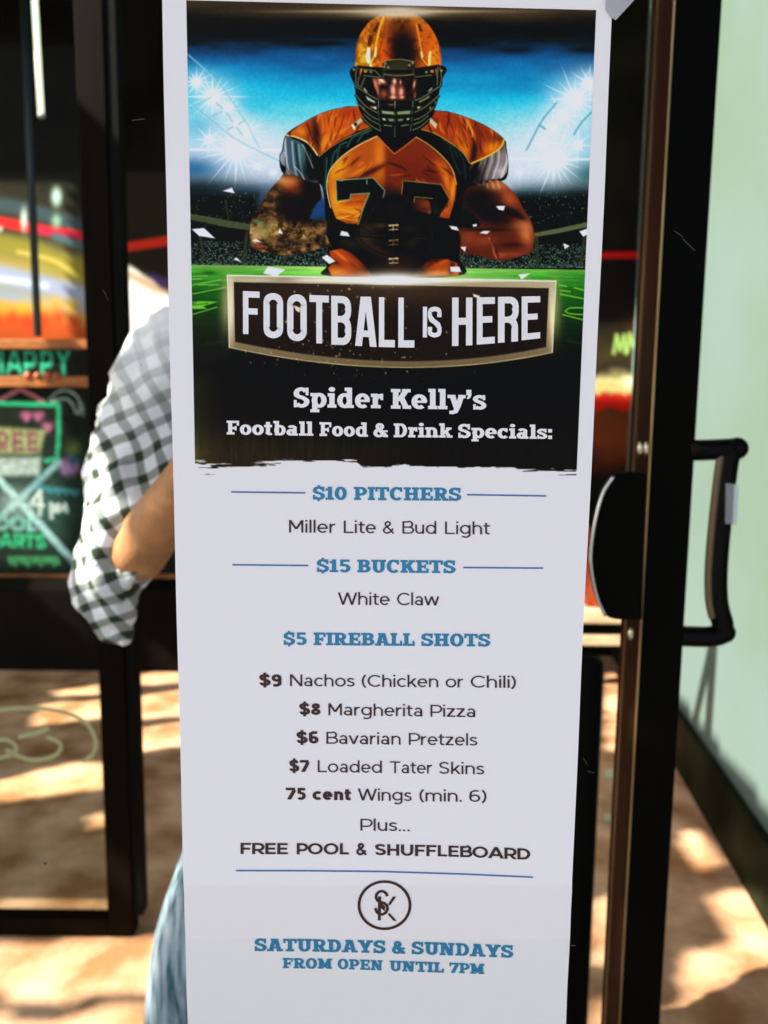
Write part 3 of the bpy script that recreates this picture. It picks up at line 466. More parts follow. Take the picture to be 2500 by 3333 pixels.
# ------------------------------------------------------------------ lettering (drawn here stroke by stroke)
def arc(cx, cy, rx, ry, a0, a1, n=14):
    return [(cx + rx * math.cos(math.radians(a0 + (a1 - a0) * k / n)), cy + ry * math.sin(math.radians(a0 + (a1 - a0) * k / n))) for k in range(n + 1)]
def ribbon(pts, wv, wh, closed=False):
    """quads along a path; wv = width where it runs upright, wh = where it runs flat"""
    q = [p for i, p in enumerate(pts) if i == 0 or math.dist(p, pts[i - 1]) > 1e-5]
    if closed and math.dist(q[0], q[-1]) < 1e-4: q = q[:-1]
    n = len(q); L, R = [], []
    for i in range(n):
        a = q[(i - 1) % n] if (closed or i > 0) else None; b = q[i]; c = q[(i + 1) % n] if (closed or i < n - 1) else None
        d1 = None if a is None else ((b[0] - a[0]) / math.dist(a, b), (b[1] - a[1]) / math.dist(a, b))
        d2 = None if c is None else ((c[0] - b[0]) / math.dist(b, c), (c[1] - b[1]) / math.dist(b, c))
        if d1 is None: d1 = d2
        if d2 is None: d2 = d1
        tx, ty = d1[0] + d2[0], d1[1] + d2[1]; m = math.hypot(tx, ty) or 1e-6; tx /= m; ty /= m
        k = 1 / max(.45, (tx * d1[0] + ty * d1[1])); w = math.sqrt((wv * ty) ** 2 + (wh * tx) ** 2) / 2 * k
        L.append((b[0] - ty * w, b[1] + tx * w)); R.append((b[0] + ty * w, b[1] - tx * w))
    return [[L[i], L[(i + 1) % n], R[(i + 1) % n], R[i]] for i in range(n if closed else n - 1)]
def rect(x0, y0, x1, y1): return [[(x0, y0), (x1, y0), (x1, y1), (x0, y1)]]
def diag(x0, y0, x1, y1, w): return [[(x0 - w / 2, y0), (x0 + w / 2, y0), (x1 + w / 2, y1), (x1 - w / 2, y1)]]
def ell(cx, cy, rx, ry, n=14): return [[(cx + rx * math.cos(2 * math.pi * k / n), cy + ry * math.sin(2 * math.pi * k / n)) for k in range(n)]]

def sans(c, s):
    """light geometric letters, stroke s: (width, polygons)"""
    h = s / 2; X = .74; k = s * 1.02
    def bowl(cx, cy, rx, ry, a0=0, a1=360): return ribbon(arc(cx, cy, rx, ry, a0, a1, 22), s, s * .94, abs(a1 - a0) == 360)
    V = lambda x, y0=0, y1=1: rect(x - h, y0, x + h, y1)
    Hh = lambda x0, x1, y: rect(x0, y - h * .94, x1, y + h * .94)
    rl = .31; yl = X / 2; ry = X / 2 - h + .008
    if c == ' ': return .34, []
    if c == 'M': return .96, V(h + .06) + V(.9 - h) + diag(.06 + h, 1, .48, .28, k * 1.25) + diag(.9 - h, 1, .48, .28, k * 1.25)
    if c == 'L': return .68, V(h + .06) + Hh(.06, .66, h)
    if c == 'B': return .80, V(h + .06) + Hh(.06, .46, 1 - h) + Hh(.06, .48, .53) + Hh(.06, .48, h) + bowl(.44, .76, .24, .235 - h * .0, -90, 90) + bowl(.47, (.53 + h) / 2, .27 , (.53 - h) / 2, -90, 90)
    if c == 'W': return 1.24, diag(.07, 1, .34, 0, k * 1.1) + diag(.62, 1, .34, 0, k * 1.1) + diag(.62, 1, .90, 0, k * 1.1) + diag(1.17, 1, .90, 0, k * 1.1)
    if c == 'C': return .92, bowl(.53, .5, .47 - h, .51 - h, 42, 318)
    if c == 'N': return .90, V(h + .06) + V(.84 - h) + diag(.06 + h, 1, .84 - h, 0, k * 1.3)
    if c == 'P': return .78, V(h + .06) + Hh(.06, .44, 1 - h) + Hh(.06, .44, .37) + bowl(.44, (1.37 - h) / 2, .29, (.63 - h) / 2, -90, 90)
    if c == 'T': return .78, V(.39) + Hh(.02, .76, 1 - h)
    if c == 'S': return .74, ribbon([(.64, .86)] + arc(.37, .745, .245, .245 - h + .02, 35, 180, 10) + [(.14, .68), (.2, .58), (.37, .515), (.54, .45), (.62, .35)] + arc(.365, .265, .255, .265 - h, 0, -150, 12) + [(.08, .15)], s, s * .94)
    if c == 'F': return .72, V(h + .06) + Hh(.06, .7, 1 - h) + Hh(.06, .64, .48)
    if c == 'R': return .82, V(h + .06) + Hh(.06, .46, 1 - h) + Hh(.06, .46, .37) + bowl(.46, (1.37 - h) / 2, .28, (.63 - h) / 2, -90, 90) + diag(.44, .36, .74, 0, k * 1.25)
    if c == 'E': return .74, V(h + .06) + Hh(.06, .7, 1 - h) + Hh(.06, .66, .5) + Hh(.06, .71, h)
    if c == 'O': return 1.06, bowl(.53, .5, .5 - h, .51 - h)
    if c == 'H': return .88, V(h + .06) + V(.82 - h) + Hh(.06, .82, .5)
    if c == 'U': return .88, V(.05 + h, .4) + V(.83 - h, .4) + bowl(.44, .4, .39 - h, .41 - h, 180, 360)
    if c == 'A': return .94, diag(.07, 0, .47, 1, k * 1.12) + diag(.87, 0, .47, 1, k * 1.12) + Hh(.2, .74, .29)
    if c == 'D': return .90, V(h + .06) + Hh(.06, .42, 1 - h) + Hh(.06, .42, h) + bowl(.40, .5, .48 - h, .5 - h, -90, 90)
    if c == 'i': return .24, V(.12, 0, X) + ell(.12, .96, h * 1.25, h * 1.25)
    if c == 'l': return .24, V(.12, 0, 1.04)
    if c == 'e': return .70, bowl(.35, yl, rl - h, ry, 0, 318) + Hh(.05, .66, yl + .0)
    if c == 'r': return .44, V(.05 + h, 0, X) + ribbon([(.05 + h, .42), (.1 + h, .56), (.2 + h, .66), (.40, .70)], s, s)
    if c == 't': return .44, V(.19, .16, .93) + Hh(.03, .42, X - h) + ribbon(arc(.35, .17, .16, .17 - h, 180, 290, 8), s, s)
    if c == 'u': return .68, V(.06 + h, .28, X) + V(.62 - h, 0, X) + bowl(.34, .3, .28 - h, .3 - h, 180, 360)
    if c == 'd': return .76, bowl(.37, yl, .33 - h, ry) + V(.70 - h, 0, 1.04)
    if c == 'b': return .76, bowl(.39, yl, .33 - h, ry) + V(.06 + h, 0, 1.04)
    if c == 'g': return .76, bowl(.37, yl + .02, .33 - h, ry - .01) + V(.70 - h, .0, X) + bowl(.385, -.01, .315 - h, .22, 0, -140)
    if c == 'h': return .70, V(.06 + h, 0, 1.04) + V(.64 - h, 0, .44) + bowl(.35, .44, .29 - h, .31 - h, 0, 180)
    if c == 'n': return .70, V(.06 + h, 0, X) + V(.64 - h, 0, .44) + bowl(.35, .44, .29 - h, .31 - h, 0, 180)
    if c == 'm': return 1.08, V(.06 + h, 0, X) + V(.54, 0, .46) + V(1.02 - h, 0, .46) + bowl(.30 + h / 2, .46, .24 - h / 2, .29 - h, 0, 180) + bowl(.78 - h / 2, .46, .24 - h / 2, .29 - h, 0, 180)
    if c == 'a': return .66, V(.58 - h, 0, .46) + bowl(.33, .45, .25 - h, .30 - h, 0, 150) + bowl(.31, .22, .25 - h, .225 - h, 0, 360)
    if c == 'c': return .64, bowl(.37, yl, .33 - h, ry, 45, 315)
    if c == 'o': return .76, bowl(.38, yl, .345 - h, ry)
    if c == 's': return .56, ribbon([(.48, .61)] + arc(.28, .545, .17, .195 - h, 50, 180, 8) + [(.13, .47), (.28, .385), (.43, .32)] + arc(.28, .2, .19, .2 - h, 20, -130, 10) + [(.06, .12)], s, s * .94)
    if c == 'k': return .64, V(.06 + h, 0, 1.04) + diag(.17, .26, .54, X, k * 1.35) + diag(.3, .42, .58, 0, k * 1.25)
    if c == 'v': return .64, diag(.06, X, .32, 0, k * 1.1) + diag(.58, X, .32, 0, k * 1.1)
    if c == 'w': return .98, diag(.06, X, .26, 0, k * 1.08) + diag(.49, X, .26, 0, k * 1.08) + diag(.49, X, .72, 0, k * 1.08) + diag(.92, X, .72, 0, k * 1.08)
    if c == 'z': return .60, Hh(.05, .54, X - h) + Hh(.05, .56, h) + diag(.12, s * .8, .46, X - s * .8, k * 1.4)
    if c == '(': return .38, ribbon(arc(.62, .46, .48, .68, 128, 232, 12), s, s)
    if c == ')': return .38, ribbon(arc(-.24, .46, .48, .68, -52, 52, 12), s, s)
    if c == '.': return .26, ell(.12, h * 1.2, h * 1.25, h * 1.25)
    if c == '&': return .86, ribbon([(.80, .0), (.26, .62), (.19, .78), (.26, .90), (.38, .95), (.51, .90), (.56, .78), (.49, .66), (.2, .46), (.08, .30), (.10, .14), (.24, .04), (.42, .05), (.60, .16), (.76, .40)], s, s)
    if c == '$': return .74, sans('S', s)[1] + rect(.37 - h * .8, -.13, .37 + h * .8, 1.13)
    if c == '9': return .74, bowl(.36, .68, .31 - h, .32 - h) + ribbon([(.67 - h, .66), (.66 - h, .42), (.56, .18), (.40, .06), (.16, .05)], s, s)
    if c == '6': return .74, bowl(.38, .32, .31 - h, .32 - h) + ribbon([(.07 + h, .34), (.08 + h, .58), (.18, .82), (.34, .94), (.60, .93)], s, s)
    if c == '8': return .74, bowl(.37, .75, .27 - h, .25 - h) + bowl(.37, .27, .31 - h, .27 - h)
    if c == '7': return .70, Hh(.04, .66, 1 - h) + diag(.60, 1 - s, .26, 0, k * 1.2)
    if c == '5': return .72, Hh(.12, .62, 1 - h) + rect(.12, .5, .12 + s, 1) + bowl(.34, .32, .32 - h, .32 - h + .03, 118, -140)
    return .5, []

def slab(c, s=None):
    """heavy slab serif letters"""
    w = .235; t = .165; X = .735; h = w / 2; g = t / 2; e = .085
    def B(cx, cy, rx, ry, a0=0, a1=360): return ribbon(arc(cx, cy, rx - h, ry - g, a0, a1, 24), w, t, abs(a1 - a0) == 360)
    def V(x, y0=0, y1=1): return rect(x, y0, x + w, y1)
    def sf(x, y, l=e, r=e): return rect(x - l, y, x + w + r, y + t)
    if c == ' ': return .30, []
    if c == 'S': return .74, ribbon(arc(.36, .70, .34 - h, .31 - g, 28, 180, 14) + [(.15, .62), (.24, .55), (.42, .49), (.52, .42)] + arc(.37, .30, .35 - h, .31 - g, 12, -150, 14), w, t * 1.08) + rect(.55, .62, .68, 1) + rect(.03, 0, .16, .37)
    if c == 'P': return .80, V(.11) + sf(.11, 0) + rect(.02, 1 - t, .44, 1) + rect(.2, .34, .44, .34 + t) + B(.44, .67, .33, .33, -90, 90)
    if c == 'B': return .82, V(.11) + rect(.02, 1 - t, .46, 1) + rect(.02, 0, .46, t) + rect(.2, .5 - g, .46, .5 + g) + B(.45, .745, .29, .255, -90, 90) + B(.46, .29, .33, .29, -90, 90)
    if c == 'I': return .43, V(.10) + sf(.10, 0) + sf(.10, 1 - t)
    if c == 'T': return .80, V(.28) + rect(.16, 0, .64, t) + rect(.01, 1 - t, .79, 1) + rect(.01, .66, .14, 1) + rect(.66, .66, .79, 1)
    if c == 'C': return .80, B(.42, .5, .39, .52, 48, 318) + rect(.60, .64, .73, 1)
    if c == 'H': return .92, V(.11) + V(.57) + rect(.1, .5 - g, .8, .5 + g) + sf(.11, 0) + sf(.11, 1 - t) + sf(.57, 0) + sf(.57, 1 - t)
    if c == 'E': return .78, V(.11) + rect(.02, 0, .74, t) + rect(.02, 1 - t, .72, 1) + rect(.2, .5 - g, .54, .5 + g) + rect(.62, 0, .75, .35) + rect(.60, .67, .73, 1) + rect(.50, .34, .60, .66)
    if c == 'F': return .76, V(.11) + sf(.11, 0, e, .13) + rect(.02, 1 - t, .72, 1) + rect(.2, .47 - g, .54, .47 + g) + rect(.60, .65, .73, 1) + rect(.49, .30, .59, .62)
    if c == 'R': return .86, V(.11) + sf(.11, 0) + rect(.02, 1 - t, .46, 1) + rect(.2, .40, .46, .40 + t) + B(.45, .70, .31, .30, -90, 90) + diag(.48, .44, .66, 0, w * 1.05) + rect(.60, 0, .86, t)
    if c == 'U': return .86, V(.10, .36) + V(.53, .36) + B(.4325, .36, .335, .38, 180, 360) + sf(.10, 1 - t) + sf(.53, 1 - t)
    if c == 'K': return .88, V(.11) + sf(.11, 0) + sf(.11, 1 - t) + diag(.36, .38, .66, .92, w * 1.15) + diag(.46, .58, .68, .04, w * 1.1) + rect(.5, 1 - t, .86, 1) + rect(.52, 0, .88, t)
    if c == 'A': return .90, diag(.20, 0, .40, 1, w) + diag(.70, 0, .50, 1, w) + rect(.22, .22, .68, .36) + rect(.0, 0, .38, t) + rect(.54, 0, .90, t) + rect(.2, 1 - t, .6, 1)
    if c == 'L': return .74, V(.11) + rect(.02, 0, .70, t) + sf(.11, 1 - t) + rect(.59, 0, .72, .40)
    if c == 'O': return .84, B(.42, .5, .39, .52)
    if c == 'D': return .84, V(.11) + rect(.02, 1 - t, .42, 1) + rect(.02, 0, .42, t) + B(.42, .5, .38, .5, -90, 90)
    if c == 'Y': return .88, V(.33, 0, .5) + diag(.44, .36, .20, .95, w * 1.1) + diag(.45, .36, .68, .95, w * 1.1) + rect(.0, 1 - t, .37, 1) + rect(.51, 1 - t, .88, 1) + rect(.22, 0, .67, t)
    if c == 'M': return 1.06, V(.11, 0, 1) + V(.71, 0, 1) + diag(.24, 1, .53, .12, w) + diag(.82, 1, .53, .12, w) + sf(.11, 0) + sf(.71, 0) + rect(.02, 1 - t, .3, 1) + rect(.76, 1 - t, 1.04, 1)
    if c == 'N': return .92, rect(.11, 0, .11 + w * .8, 1) + rect(.60, 0, .60 + w * .8, 1) + diag(.24, 1, .66, 0, w * 1.2) + sf(.11, 0, e, .02) + rect(.02, 1 - t, .3, 1) + rect(.52, 1 - t, .88, 1)
    if c == 'i': return .42, V(.10, 0, X) + sf(.10, 0, .08, .08) + rect(.03, X - t, .2, X) + ell(.215, .93, .145, .125)
    if c == 'l': return .42, V(.10, 0, 1.03) + sf(.10, 0, .08, .08) + rect(.03, 1.03 - t, .2, 1.03)
    if c == 'p': return .76, V(.10, -.24, X) + rect(.02, X - t, .2, X) + rect(.02, -.24, .42, -.24 + t * .9) + B(.41, X / 2, .33, X / 2 + .01)
    if c == 'd': return .80, V(.45, 0, 1.03) + rect(.36, 1.03 - t, .5, 1.03) + rect(.5, 0, .77, t * .9) + B(.36, X / 2, .33, X / 2 + .01)
    if c == 'b': return .74, V(.10, 0, 1.03) + rect(.01, 1.03 - t, .2, 1.03) + B(.39, X / 2, .33, X / 2 + .01)
    if c == 'e': return .70, ribbon(arc(.35, X / 2, .335 - h, X / 2 + .01 - g, 0, 312, 24), w, t) + rect(.12, X / 2 - .06, .66, X / 2 + .06)
    if c == 'r': return .58, V(.10, 0, X) + sf(.10, 0, .08, .12) + rect(.02, X - t, .2, X) + ribbon([(.24, .46), (.34, .60), (.52, .64)], .2, .2) + rect(.44, .42, .56, .74)
    if c == 'y': return .76, diag(.19, X, .40, .02, w * 1.05) + ribbon([(.60, X - .02), (.44, .14), (.34, -.10), (.22, -.16), (.08, -.15)], w, t) + rect(.0, X - t, .34, X) + rect(.46, X - t, .77, X)
    if c == '’': return .30, rect(.04, .72, .25, 1.0) + [[(.13, .72), (.25, .72), (.20, .58), (.08, .52), (.06, .58)]]
    if c == 's': return .60, ribbon(arc(.29, .52, .27 - h * .85, .225 - g, 30, 180, 12) + [(.16, .45), (.30, .38), (.40, .33)] + arc(.30, .21, .28 - h * .85, .22 - g, 12, -150, 12), w * .9, t * .92) + rect(.43, .48, .54, X) + rect(.03, 0, .14, .27)
    if c == 'o': return .70, B(.35, X / 2, .335, X / 2 + .01)
    if c == 't': return .52, V(.11, .18, .95) + rect(.0, X - t, .46, X) + ribbon(arc(.34, .2, .22 - h * .5, .2 - g, 180, 310, 8), w * .9, t)
    if c == 'a': return .72, V(.37, .0, .5) + ribbon(arc(.34, .50, .26 - h * .7, .245 - g, 0, 155, 10), w * .95, t) + B(.29, .225, .27, .235) + rect(.4, 0, .68, t * .9)
    if c == 'c': return .64, B(.35, X / 2, .335, X / 2 + .01, 40, 318) + rect(.46, .46, .57, X)
    if c == 'n': return .82, V(.10, 0, X) + V(.49, 0, .45) + ribbon(arc(.41, .44, .315 - h, .30 - g, 0, 165, 10), w, t) + rect(.02, X - t, .2, X) + sf(.10, 0, .08, .06) + sf(.49, 0, .05, .08)
    if c == 'k': return .80, V(.10, 0, 1.03) + rect(.02, 1.03 - t, .2, 1.03) + sf(.10, 0, .08, .06) + diag(.34, .28, .56, .66, w) + diag(.40, .46, .62, .04, w) + rect(.42, X - t, .74, X) + rect(.46, 0, .80, t)
    if c == ':': return .32, rect(.03, 0, .25, .25) + rect(.03, .47, .25, .72)
    if c == '&': return .90, B(.40, .755, .26, .25) + ribbon([(.74, .09), (.34, .58)], w * 1.2, w * 1.2) + B(.34, .27, .33, .29, 150, 392) + ribbon([(.12, .3), (.2, .46), (.36, .56)], w, w) + rect(.56, .36, .88, .36 + t * .8) + rect(.60, 0, .90, t)
    if c == '$': return .74, slab('S')[1] + rect(.36 - .06, -.12, .36 + .06, .14) + rect(.36 - .06, .9, .36 + .06, 1.12)
    if c == '1': return .52, V(.15) + rect(.02, 0, .50, t) + rect(.02, .70, .2, .70 + t)
    if c == '0': return .74, B(.37, .5, .35, .51)
    if c == '5': return .72, rect(.10, 1 - t * 1.1, .64, 1) + rect(.10, .48, .10 + w * .75, 1) + ribbon(arc(.35, .32, .34 - h, .33 - g, 125, -150, 16), w, t)
    if c == '7': return .70, rect(.03, 1 - t, .68, 1) + rect(.03, .64, .15, 1) + diag(.57, 1 - t, .27, 0, w * 1.15)
    return .5, []

def tall(c):
    """tall condensed capitals in a unit cell (x 0..1, y 0..1), stroke across .3 and up .135"""
    sx, sy = .32, .145; hx, hy = sx / 2, sy / 2
    def rr(x0, y0, x1, y1, corners='1234', r=.34, ry=.16):
        p = []
        for q, (cx, cy, a) in zip('1234', ((x1, y1, 0), (x0, y1, 90), (x0, y0, 180), (x1, y0, 270))):
            if q in corners: p += arc(cx - r * (1 if cx == x1 else -1), cy - ry * (1 if cy == y1 else -1), r, ry, a, a + 90, 8)
            else: p += [(cx, cy)]
        return p
    if c == 'F': return rect(0, 0, sx, 1) + rect(0, 1 - sy, .98, 1) + rect(0, .46, .86, .46 + sy)
    if c == 'E': return rect(0, 0, sx, 1) + rect(0, 1 - sy, 1, 1) + rect(0, .455, .86, .455 + sy * .95) + rect(0, 0, 1, sy)
    if c == 'L': return rect(0, 0, sx * 1.05, 1) + rect(0, 0, 1, sy)
    if c == 'T': return rect(.5 - hx * .95, 0, .5 + hx * .95, 1) + rect(0, 1 - sy, 1, 1)
    if c == 'H': return rect(0, 0, sx * .98, 1) + rect(1 - sx * .98, 0, 1, 1) + rect(0, .435, 1, .435 + sy)
    if c == 'I': return rect(0, 0, 1, 1)
    if c == 'O': return ribbon(rr(hx, hy, 1 - hx, 1 - hy), sx, sy, True)
    if c == 'B': return rect(0, 0, sx, 1) + rect(.1, 1 - sy, .55, 1) + rect(.1, 0, .55, sy) + rect(.1, .46, .6, .46 + sy * .9) + ribbon(arc(.55, .76, .45 - hx, .24 - hy, 90, 0, 8) + arc(.55, .70, .45 - hx, .17, 0, -90, 8), sx, sy) + ribbon(arc(.55, .34, .45 - hx, .185, 90, 0, 8) + arc(.55, .24, .45 - hx, .24 - hy, 0, -90, 8), sx, sy)
    if c == 'R': return rect(0, 0, sx, 1) + rect(.1, 1 - sy, .55, 1) + rect(.1, .43, .6, .43 + sy * .9) + ribbon(arc(.55, .76, .45 - hx, .24 - hy, 90, 0, 8) + arc(.55, .68, .45 - hx, .18, 0, -90, 8), sx, sy) + ribbon(arc(.52, .30, .45 - hx, .19, 90, 0, 8) + [(.97 - hx, 0)], sx, sy)
    if c == 'A': return diag(sx / 2, 0, .42, 1, sx * .98) + diag(1 - sx / 2, 0, .58, 1, sx * .98) + rect(.22, .19, .78, .19 + sy * .9)
    if c == 'S': return ribbon([(1 - hx, .66), (1 - hx, .78)] + arc(.5, .80, .5 - hx, .2 - hy, 0, 180, 10) + [(hx, .72), (hx + .05, .62), (.5, .5), (1 - hx - .05, .38), (1 - hx, .28)] + arc(.5, .20, .5 - hx, .2 - hy, 0, -180, 10) + [(hx, .22), (hx, .34)], sx, sy)
    return []

def word(text, font, x0, x1, yb0, yb1, cap, curve=None, tr_=0.0):
    """polygons in print units; the word is fitted to x0..x1, its baseline runs yb0..yb1"""
    adv = 0; cells = []
    for ch in text:
        w, ps = font(ch); cells.append((adv, ps)); adv += w + tr_
    pts = [p[0] + a for a, ps in cells for q in ps for p in q]; lo, hi = min(pts), max(pts); out = []
    for a, ps in cells:
        for q in ps:
            r = []
            for (x, y) in q:
                u = (x + a - lo) / (hi - lo); X = x0 + (x1 - x0) * u
                r.append((X, (yb0 + (yb1 - yb0) * u if curve is None else curve(X)) - y * cap))
            out.append(r)
    return out
SR_ = lambda c: sans(c, .116)
SB_ = lambda c: sans(c, .225)
SM_ = lambda c: sans(c, .195)
def LN(spec, font_map, crop, yb0, yb1, cap, xa=None, xb=None, curve=None):
    """a line of words: spec = [(text, font key, x0, x1) in crop units]; baseline linear between the ends"""
    ox, oy, sc = crop; X0 = ox + spec[0][2] * sc; X1 = ox + spec[-1][3] * sc; out = []
    for text, fk, a, b in spec:
        a, b = ox + a * sc, ox + b * sc; f = lambda x: yb0 + (yb1 - yb0) * (x - X0) / (X1 - X0)
        out += word(text, font_map[fk], a, b, f(a), f(b), cap, curve)
    return out
# ------------------------------------------------------------------ canvases for paint and print
PAPER_SRGB = np.array([.815, .815, .88], np.float32)
def canvas(x0, x1, y0, y1, s):
    global CS, CX0, CX1, CY0, CY1, CW, CH, cxx, cyy, CAN
    CS, CX0, CX1, CY0, CY1 = s, x0, x1, y0, y1; CW, CH = int((x1 - x0) * s), int((y1 - y0) * s)
    yy, xx = np.mgrid[0:CH, 0:CW].astype(np.float32); cxx = xx / CS + CX0; cyy = yy / CS + CY0; CAN = np.zeros((CH, CW, 3), np.float32)
def s2l(a): a = np.clip(a, 0, 1); return np.where(a <= .04045, a / 12.92, ((a + .055) / 1.055) ** 2.4)
def sample(X, Y):
    gx = np.clip((X - CX0) * CS, 0, CW - 1.001); gy = np.clip((Y - CY0) * CS, 0, CH - 1.001); ix = gx.astype(int); iy = gy.astype(int); fx = (gx - ix)[..., None]; fy = (gy - iy)[..., None]
    return (CAN[iy, ix] * (1 - fx) + CAN[iy, ix + 1] * fx) * (1 - fy) + (CAN[iy + 1, ix] * (1 - fx) + CAN[iy + 1, ix + 1] * fx) * fy
def printed(name, quad, nu, nv, place, m, parent, to_base):
    """a fine sheet over the quad (print units: TL, TR, BR, BL) coloured from the canvas"""
    V, U = np.mgrid[0:nv + 1, 0:nu + 1].astype(np.float64); U /= nu; V /= nv; q = np.array(quad, float)
    P = (q[0] * (1 - U[..., None]) + q[1] * U[..., None]) * (1 - V[..., None]) + (q[3] * (1 - U[..., None]) + q[2] * U[..., None]) * V[..., None]
    C = to_base(s2l(sample(P[..., 0], P[..., 1]))); co = place(P[..., 0], P[..., 1])
    me = bpy.data.meshes.new(name); N = (nu + 1) * (nv + 1); M = nu * nv
    me.vertices.add(N); me.vertices.foreach_set('co', co.reshape(-1).astype(np.float32))
    i = (np.arange(nv)[:, None] * (nu + 1) + np.arange(nu)[None, :]).reshape(-1); fi = np.stack([i, i + nu + 1, i + nu + 2, i + 1], -1).reshape(-1)
    me.loops.add(M * 4); me.loops.foreach_set('vertex_index', fi.astype(np.int32)); me.polygons.add(M)
    me.polygons.foreach_set('loop_start', np.arange(0, M * 4, 4, dtype=np.int32)); me.polygons.foreach_set('loop_total', np.full(M, 4, np.int32))
    a = me.color_attributes.new('print', 'FLOAT_COLOR', 'POINT'); rgba = np.ones((N, 4), np.float32); rgba[:, :3] = C.reshape(-1, 3); a.data.foreach_set('color', rgba.reshape(-1))
    me.materials.append(m); me.update(); me.validate()
    o = bpy.data.objects.new(name, me); COL.objects.link(o)
    if parent: o.parent = parent; o.matrix_parent_inverse = Matrix.Translation(-parent.location)
    return o
def print_mat(name, rough=.5, spec=.3, coat=0):
    m = mat(name, (.8, .8, .8), rough, 0, spec, coat=coat); nt = m.node_tree; a = nt.nodes.new('ShaderNodeVertexColor'); a.layer_name = 'print'
    nt.links.new(a.outputs[0], nt.nodes['Principled BSDF'].inputs['Base Color']); return m
Rn = np.array(R3)
def rays(X, Y): v = np.stack([(X - 1250) / F, -(Y - 1666.5) / F, -np.ones_like(X)], -1); return v @ Rn.T
def at_n(X, Y, D): d = rays(X, Y); return np.array([0, 0, CAMZ]) + d * (D / d[..., 1:2])

# ------------------------------------------------------------------ the poster
PB = np.array(PAPER_BASE)                      # colour of bare paper
paper = mat('poster_paper', tuple(PB), .5, 0, .15, bump=.05, bscale=300)
ink_m = print_mat('printed_ink', .5, .08)
blue = mat('blue_ink', tuple(np.array(lin((40, 122, 160))) * 1.25), .45, 0, .3, noise=.25, nscale=900)
brown = mat('brown_ink', tuple(np.array(lin((62, 36, 28))) * 1.2), .45, 0, .3, noise=.3, nscale=900)
rulec = mat('rule_ink', tuple(np.array(lin((72, 112, 166))) * 1.2), .45, 0, .3, noise=.25, nscale=600)
white_ink = mat('bare_paper_letters', tuple(PB * 1.0), .42, 0, .35, noise=.04, nscale=30)
FOLD_Z = at(1215, 2880, PY).z; TILT = math.tan(math.radians(14))
def surf(X, Y, off=0.0):
    """print units to the face of the hanging sheet, which bends back below the fold"""
    X = np.asarray(X, float); Y = np.asarray(Y, float); d = rays(X, Y); t = PY / d[..., 1]
    z = CAMZ + d[..., 2] * t; fz = FOLD_Z + (d[..., 0] * t) * .012
    # below the fold: y = PY + (fz - z) * TILT
    t2 = (PY + (fz - CAMZ) * TILT) / (d[..., 1] + d[..., 2] * TILT); t = np.where(z < fz, t2, t)
    p = np.array([0, 0, CAMZ]) + d * t[..., None]; p[..., 1] -= off; return p
edgeL = lambda y: np.interp(y, [-400, 0, 550, 1100, 2100, 2700, 3333, 3700], [516, 528, 539, 552, 578, 593, 611, 620])
edgeR = lambda y: np.interp(y, [-400, 0, 700, 1300, 2250, 2800, 3333, 3700], [2012, 1994, 1964, 1936, 1889, 1866, 1842, 1828])
ys = [-380, -200] + list(range(0, 2861, 110)) + [2868, 2876, 2884, 2892, 2900] + list(range(2960, 3680, 90)); nx = 24
pv, pf = [], []
for k, off in enumerate((0.0, -.0004)):
    for y in ys:
        for i in range(nx + 1):
            x = edgeL(y) + (edgeR(y) - edgeL(y)) * i / nx; j = .8 * math.sin(y * .05) if i in (0, nx) else 0
            pv.append(surf(x + j, y, off))
n1 = (nx + 1) * len(ys)
for k in range(2):
    for r in range(len(ys) - 1):
        for i in range(nx):
            a = k * n1 + r * (nx + 1) + i; f = (a, a + nx + 1, a + nx + 2, a + 1); pf.append(f if k == 0 else f[::-1])
for r in range(len(ys) - 1):
    for i in (0, nx): a = r * (nx + 1) + i; f = (a, a + nx + 1, a + nx + 1 + n1, a + n1); pf.append(f[::-1] if i == 0 else f)
poster = mesh_obj('poster', pv, pf, paper)
tag(poster, 'tall white bar poster with a football player picture and price list', 'poster')

canvas(590, 1960, -10, 1570, 0.5)
paint_picture()
PL = s2l(PAPER_SRGB)
def as_print(L): return np.clip(L / PL * PB * 1.0, 0.002, .95)
quad = [(606.5, 1), (1940.5, 33), (1876, 1558), (636, 1552)]
ql = lambda v: 0
printed('picture', quad, 660, 770, lambda X, Y: surf(X, Y, .00012), ink_m, poster, as_print)

def letters(name, polys, m, base=.0003, label=None):
    v, f = [], []
    for i, q in enumerate(polys):
        if len(q) < 3: continue
        p = surf([a[0] for a in q], [a[1] for a in q], base + (i % 60) * 2.5e-6); n = len(v); v += [tuple(x) for x in p]
        ar = sum(q[k][0] * q[(k + 1) % len(q)][1] - q[(k + 1) % len(q)][0] * q[k][1] for k in range(len(q))); idx = tuple(range(n, n + len(q)))
        f.append(idx if ar > 0 else idx[::-1])
    o = mesh_obj(name, v, f, m, poster)
    for p_ in o.data.polygons:
        if p_.normal.y > 0: p_.flip()
    if label: o['label'] = label
    return o
FM = {'r': SR_, 'b': SB_, 'm': SM_, 's': slab}
c1 = (720, 1540, .651); c2 = (720, 2150, .651); c3 = (720, 2700, .651); one = (0, 0, 1)
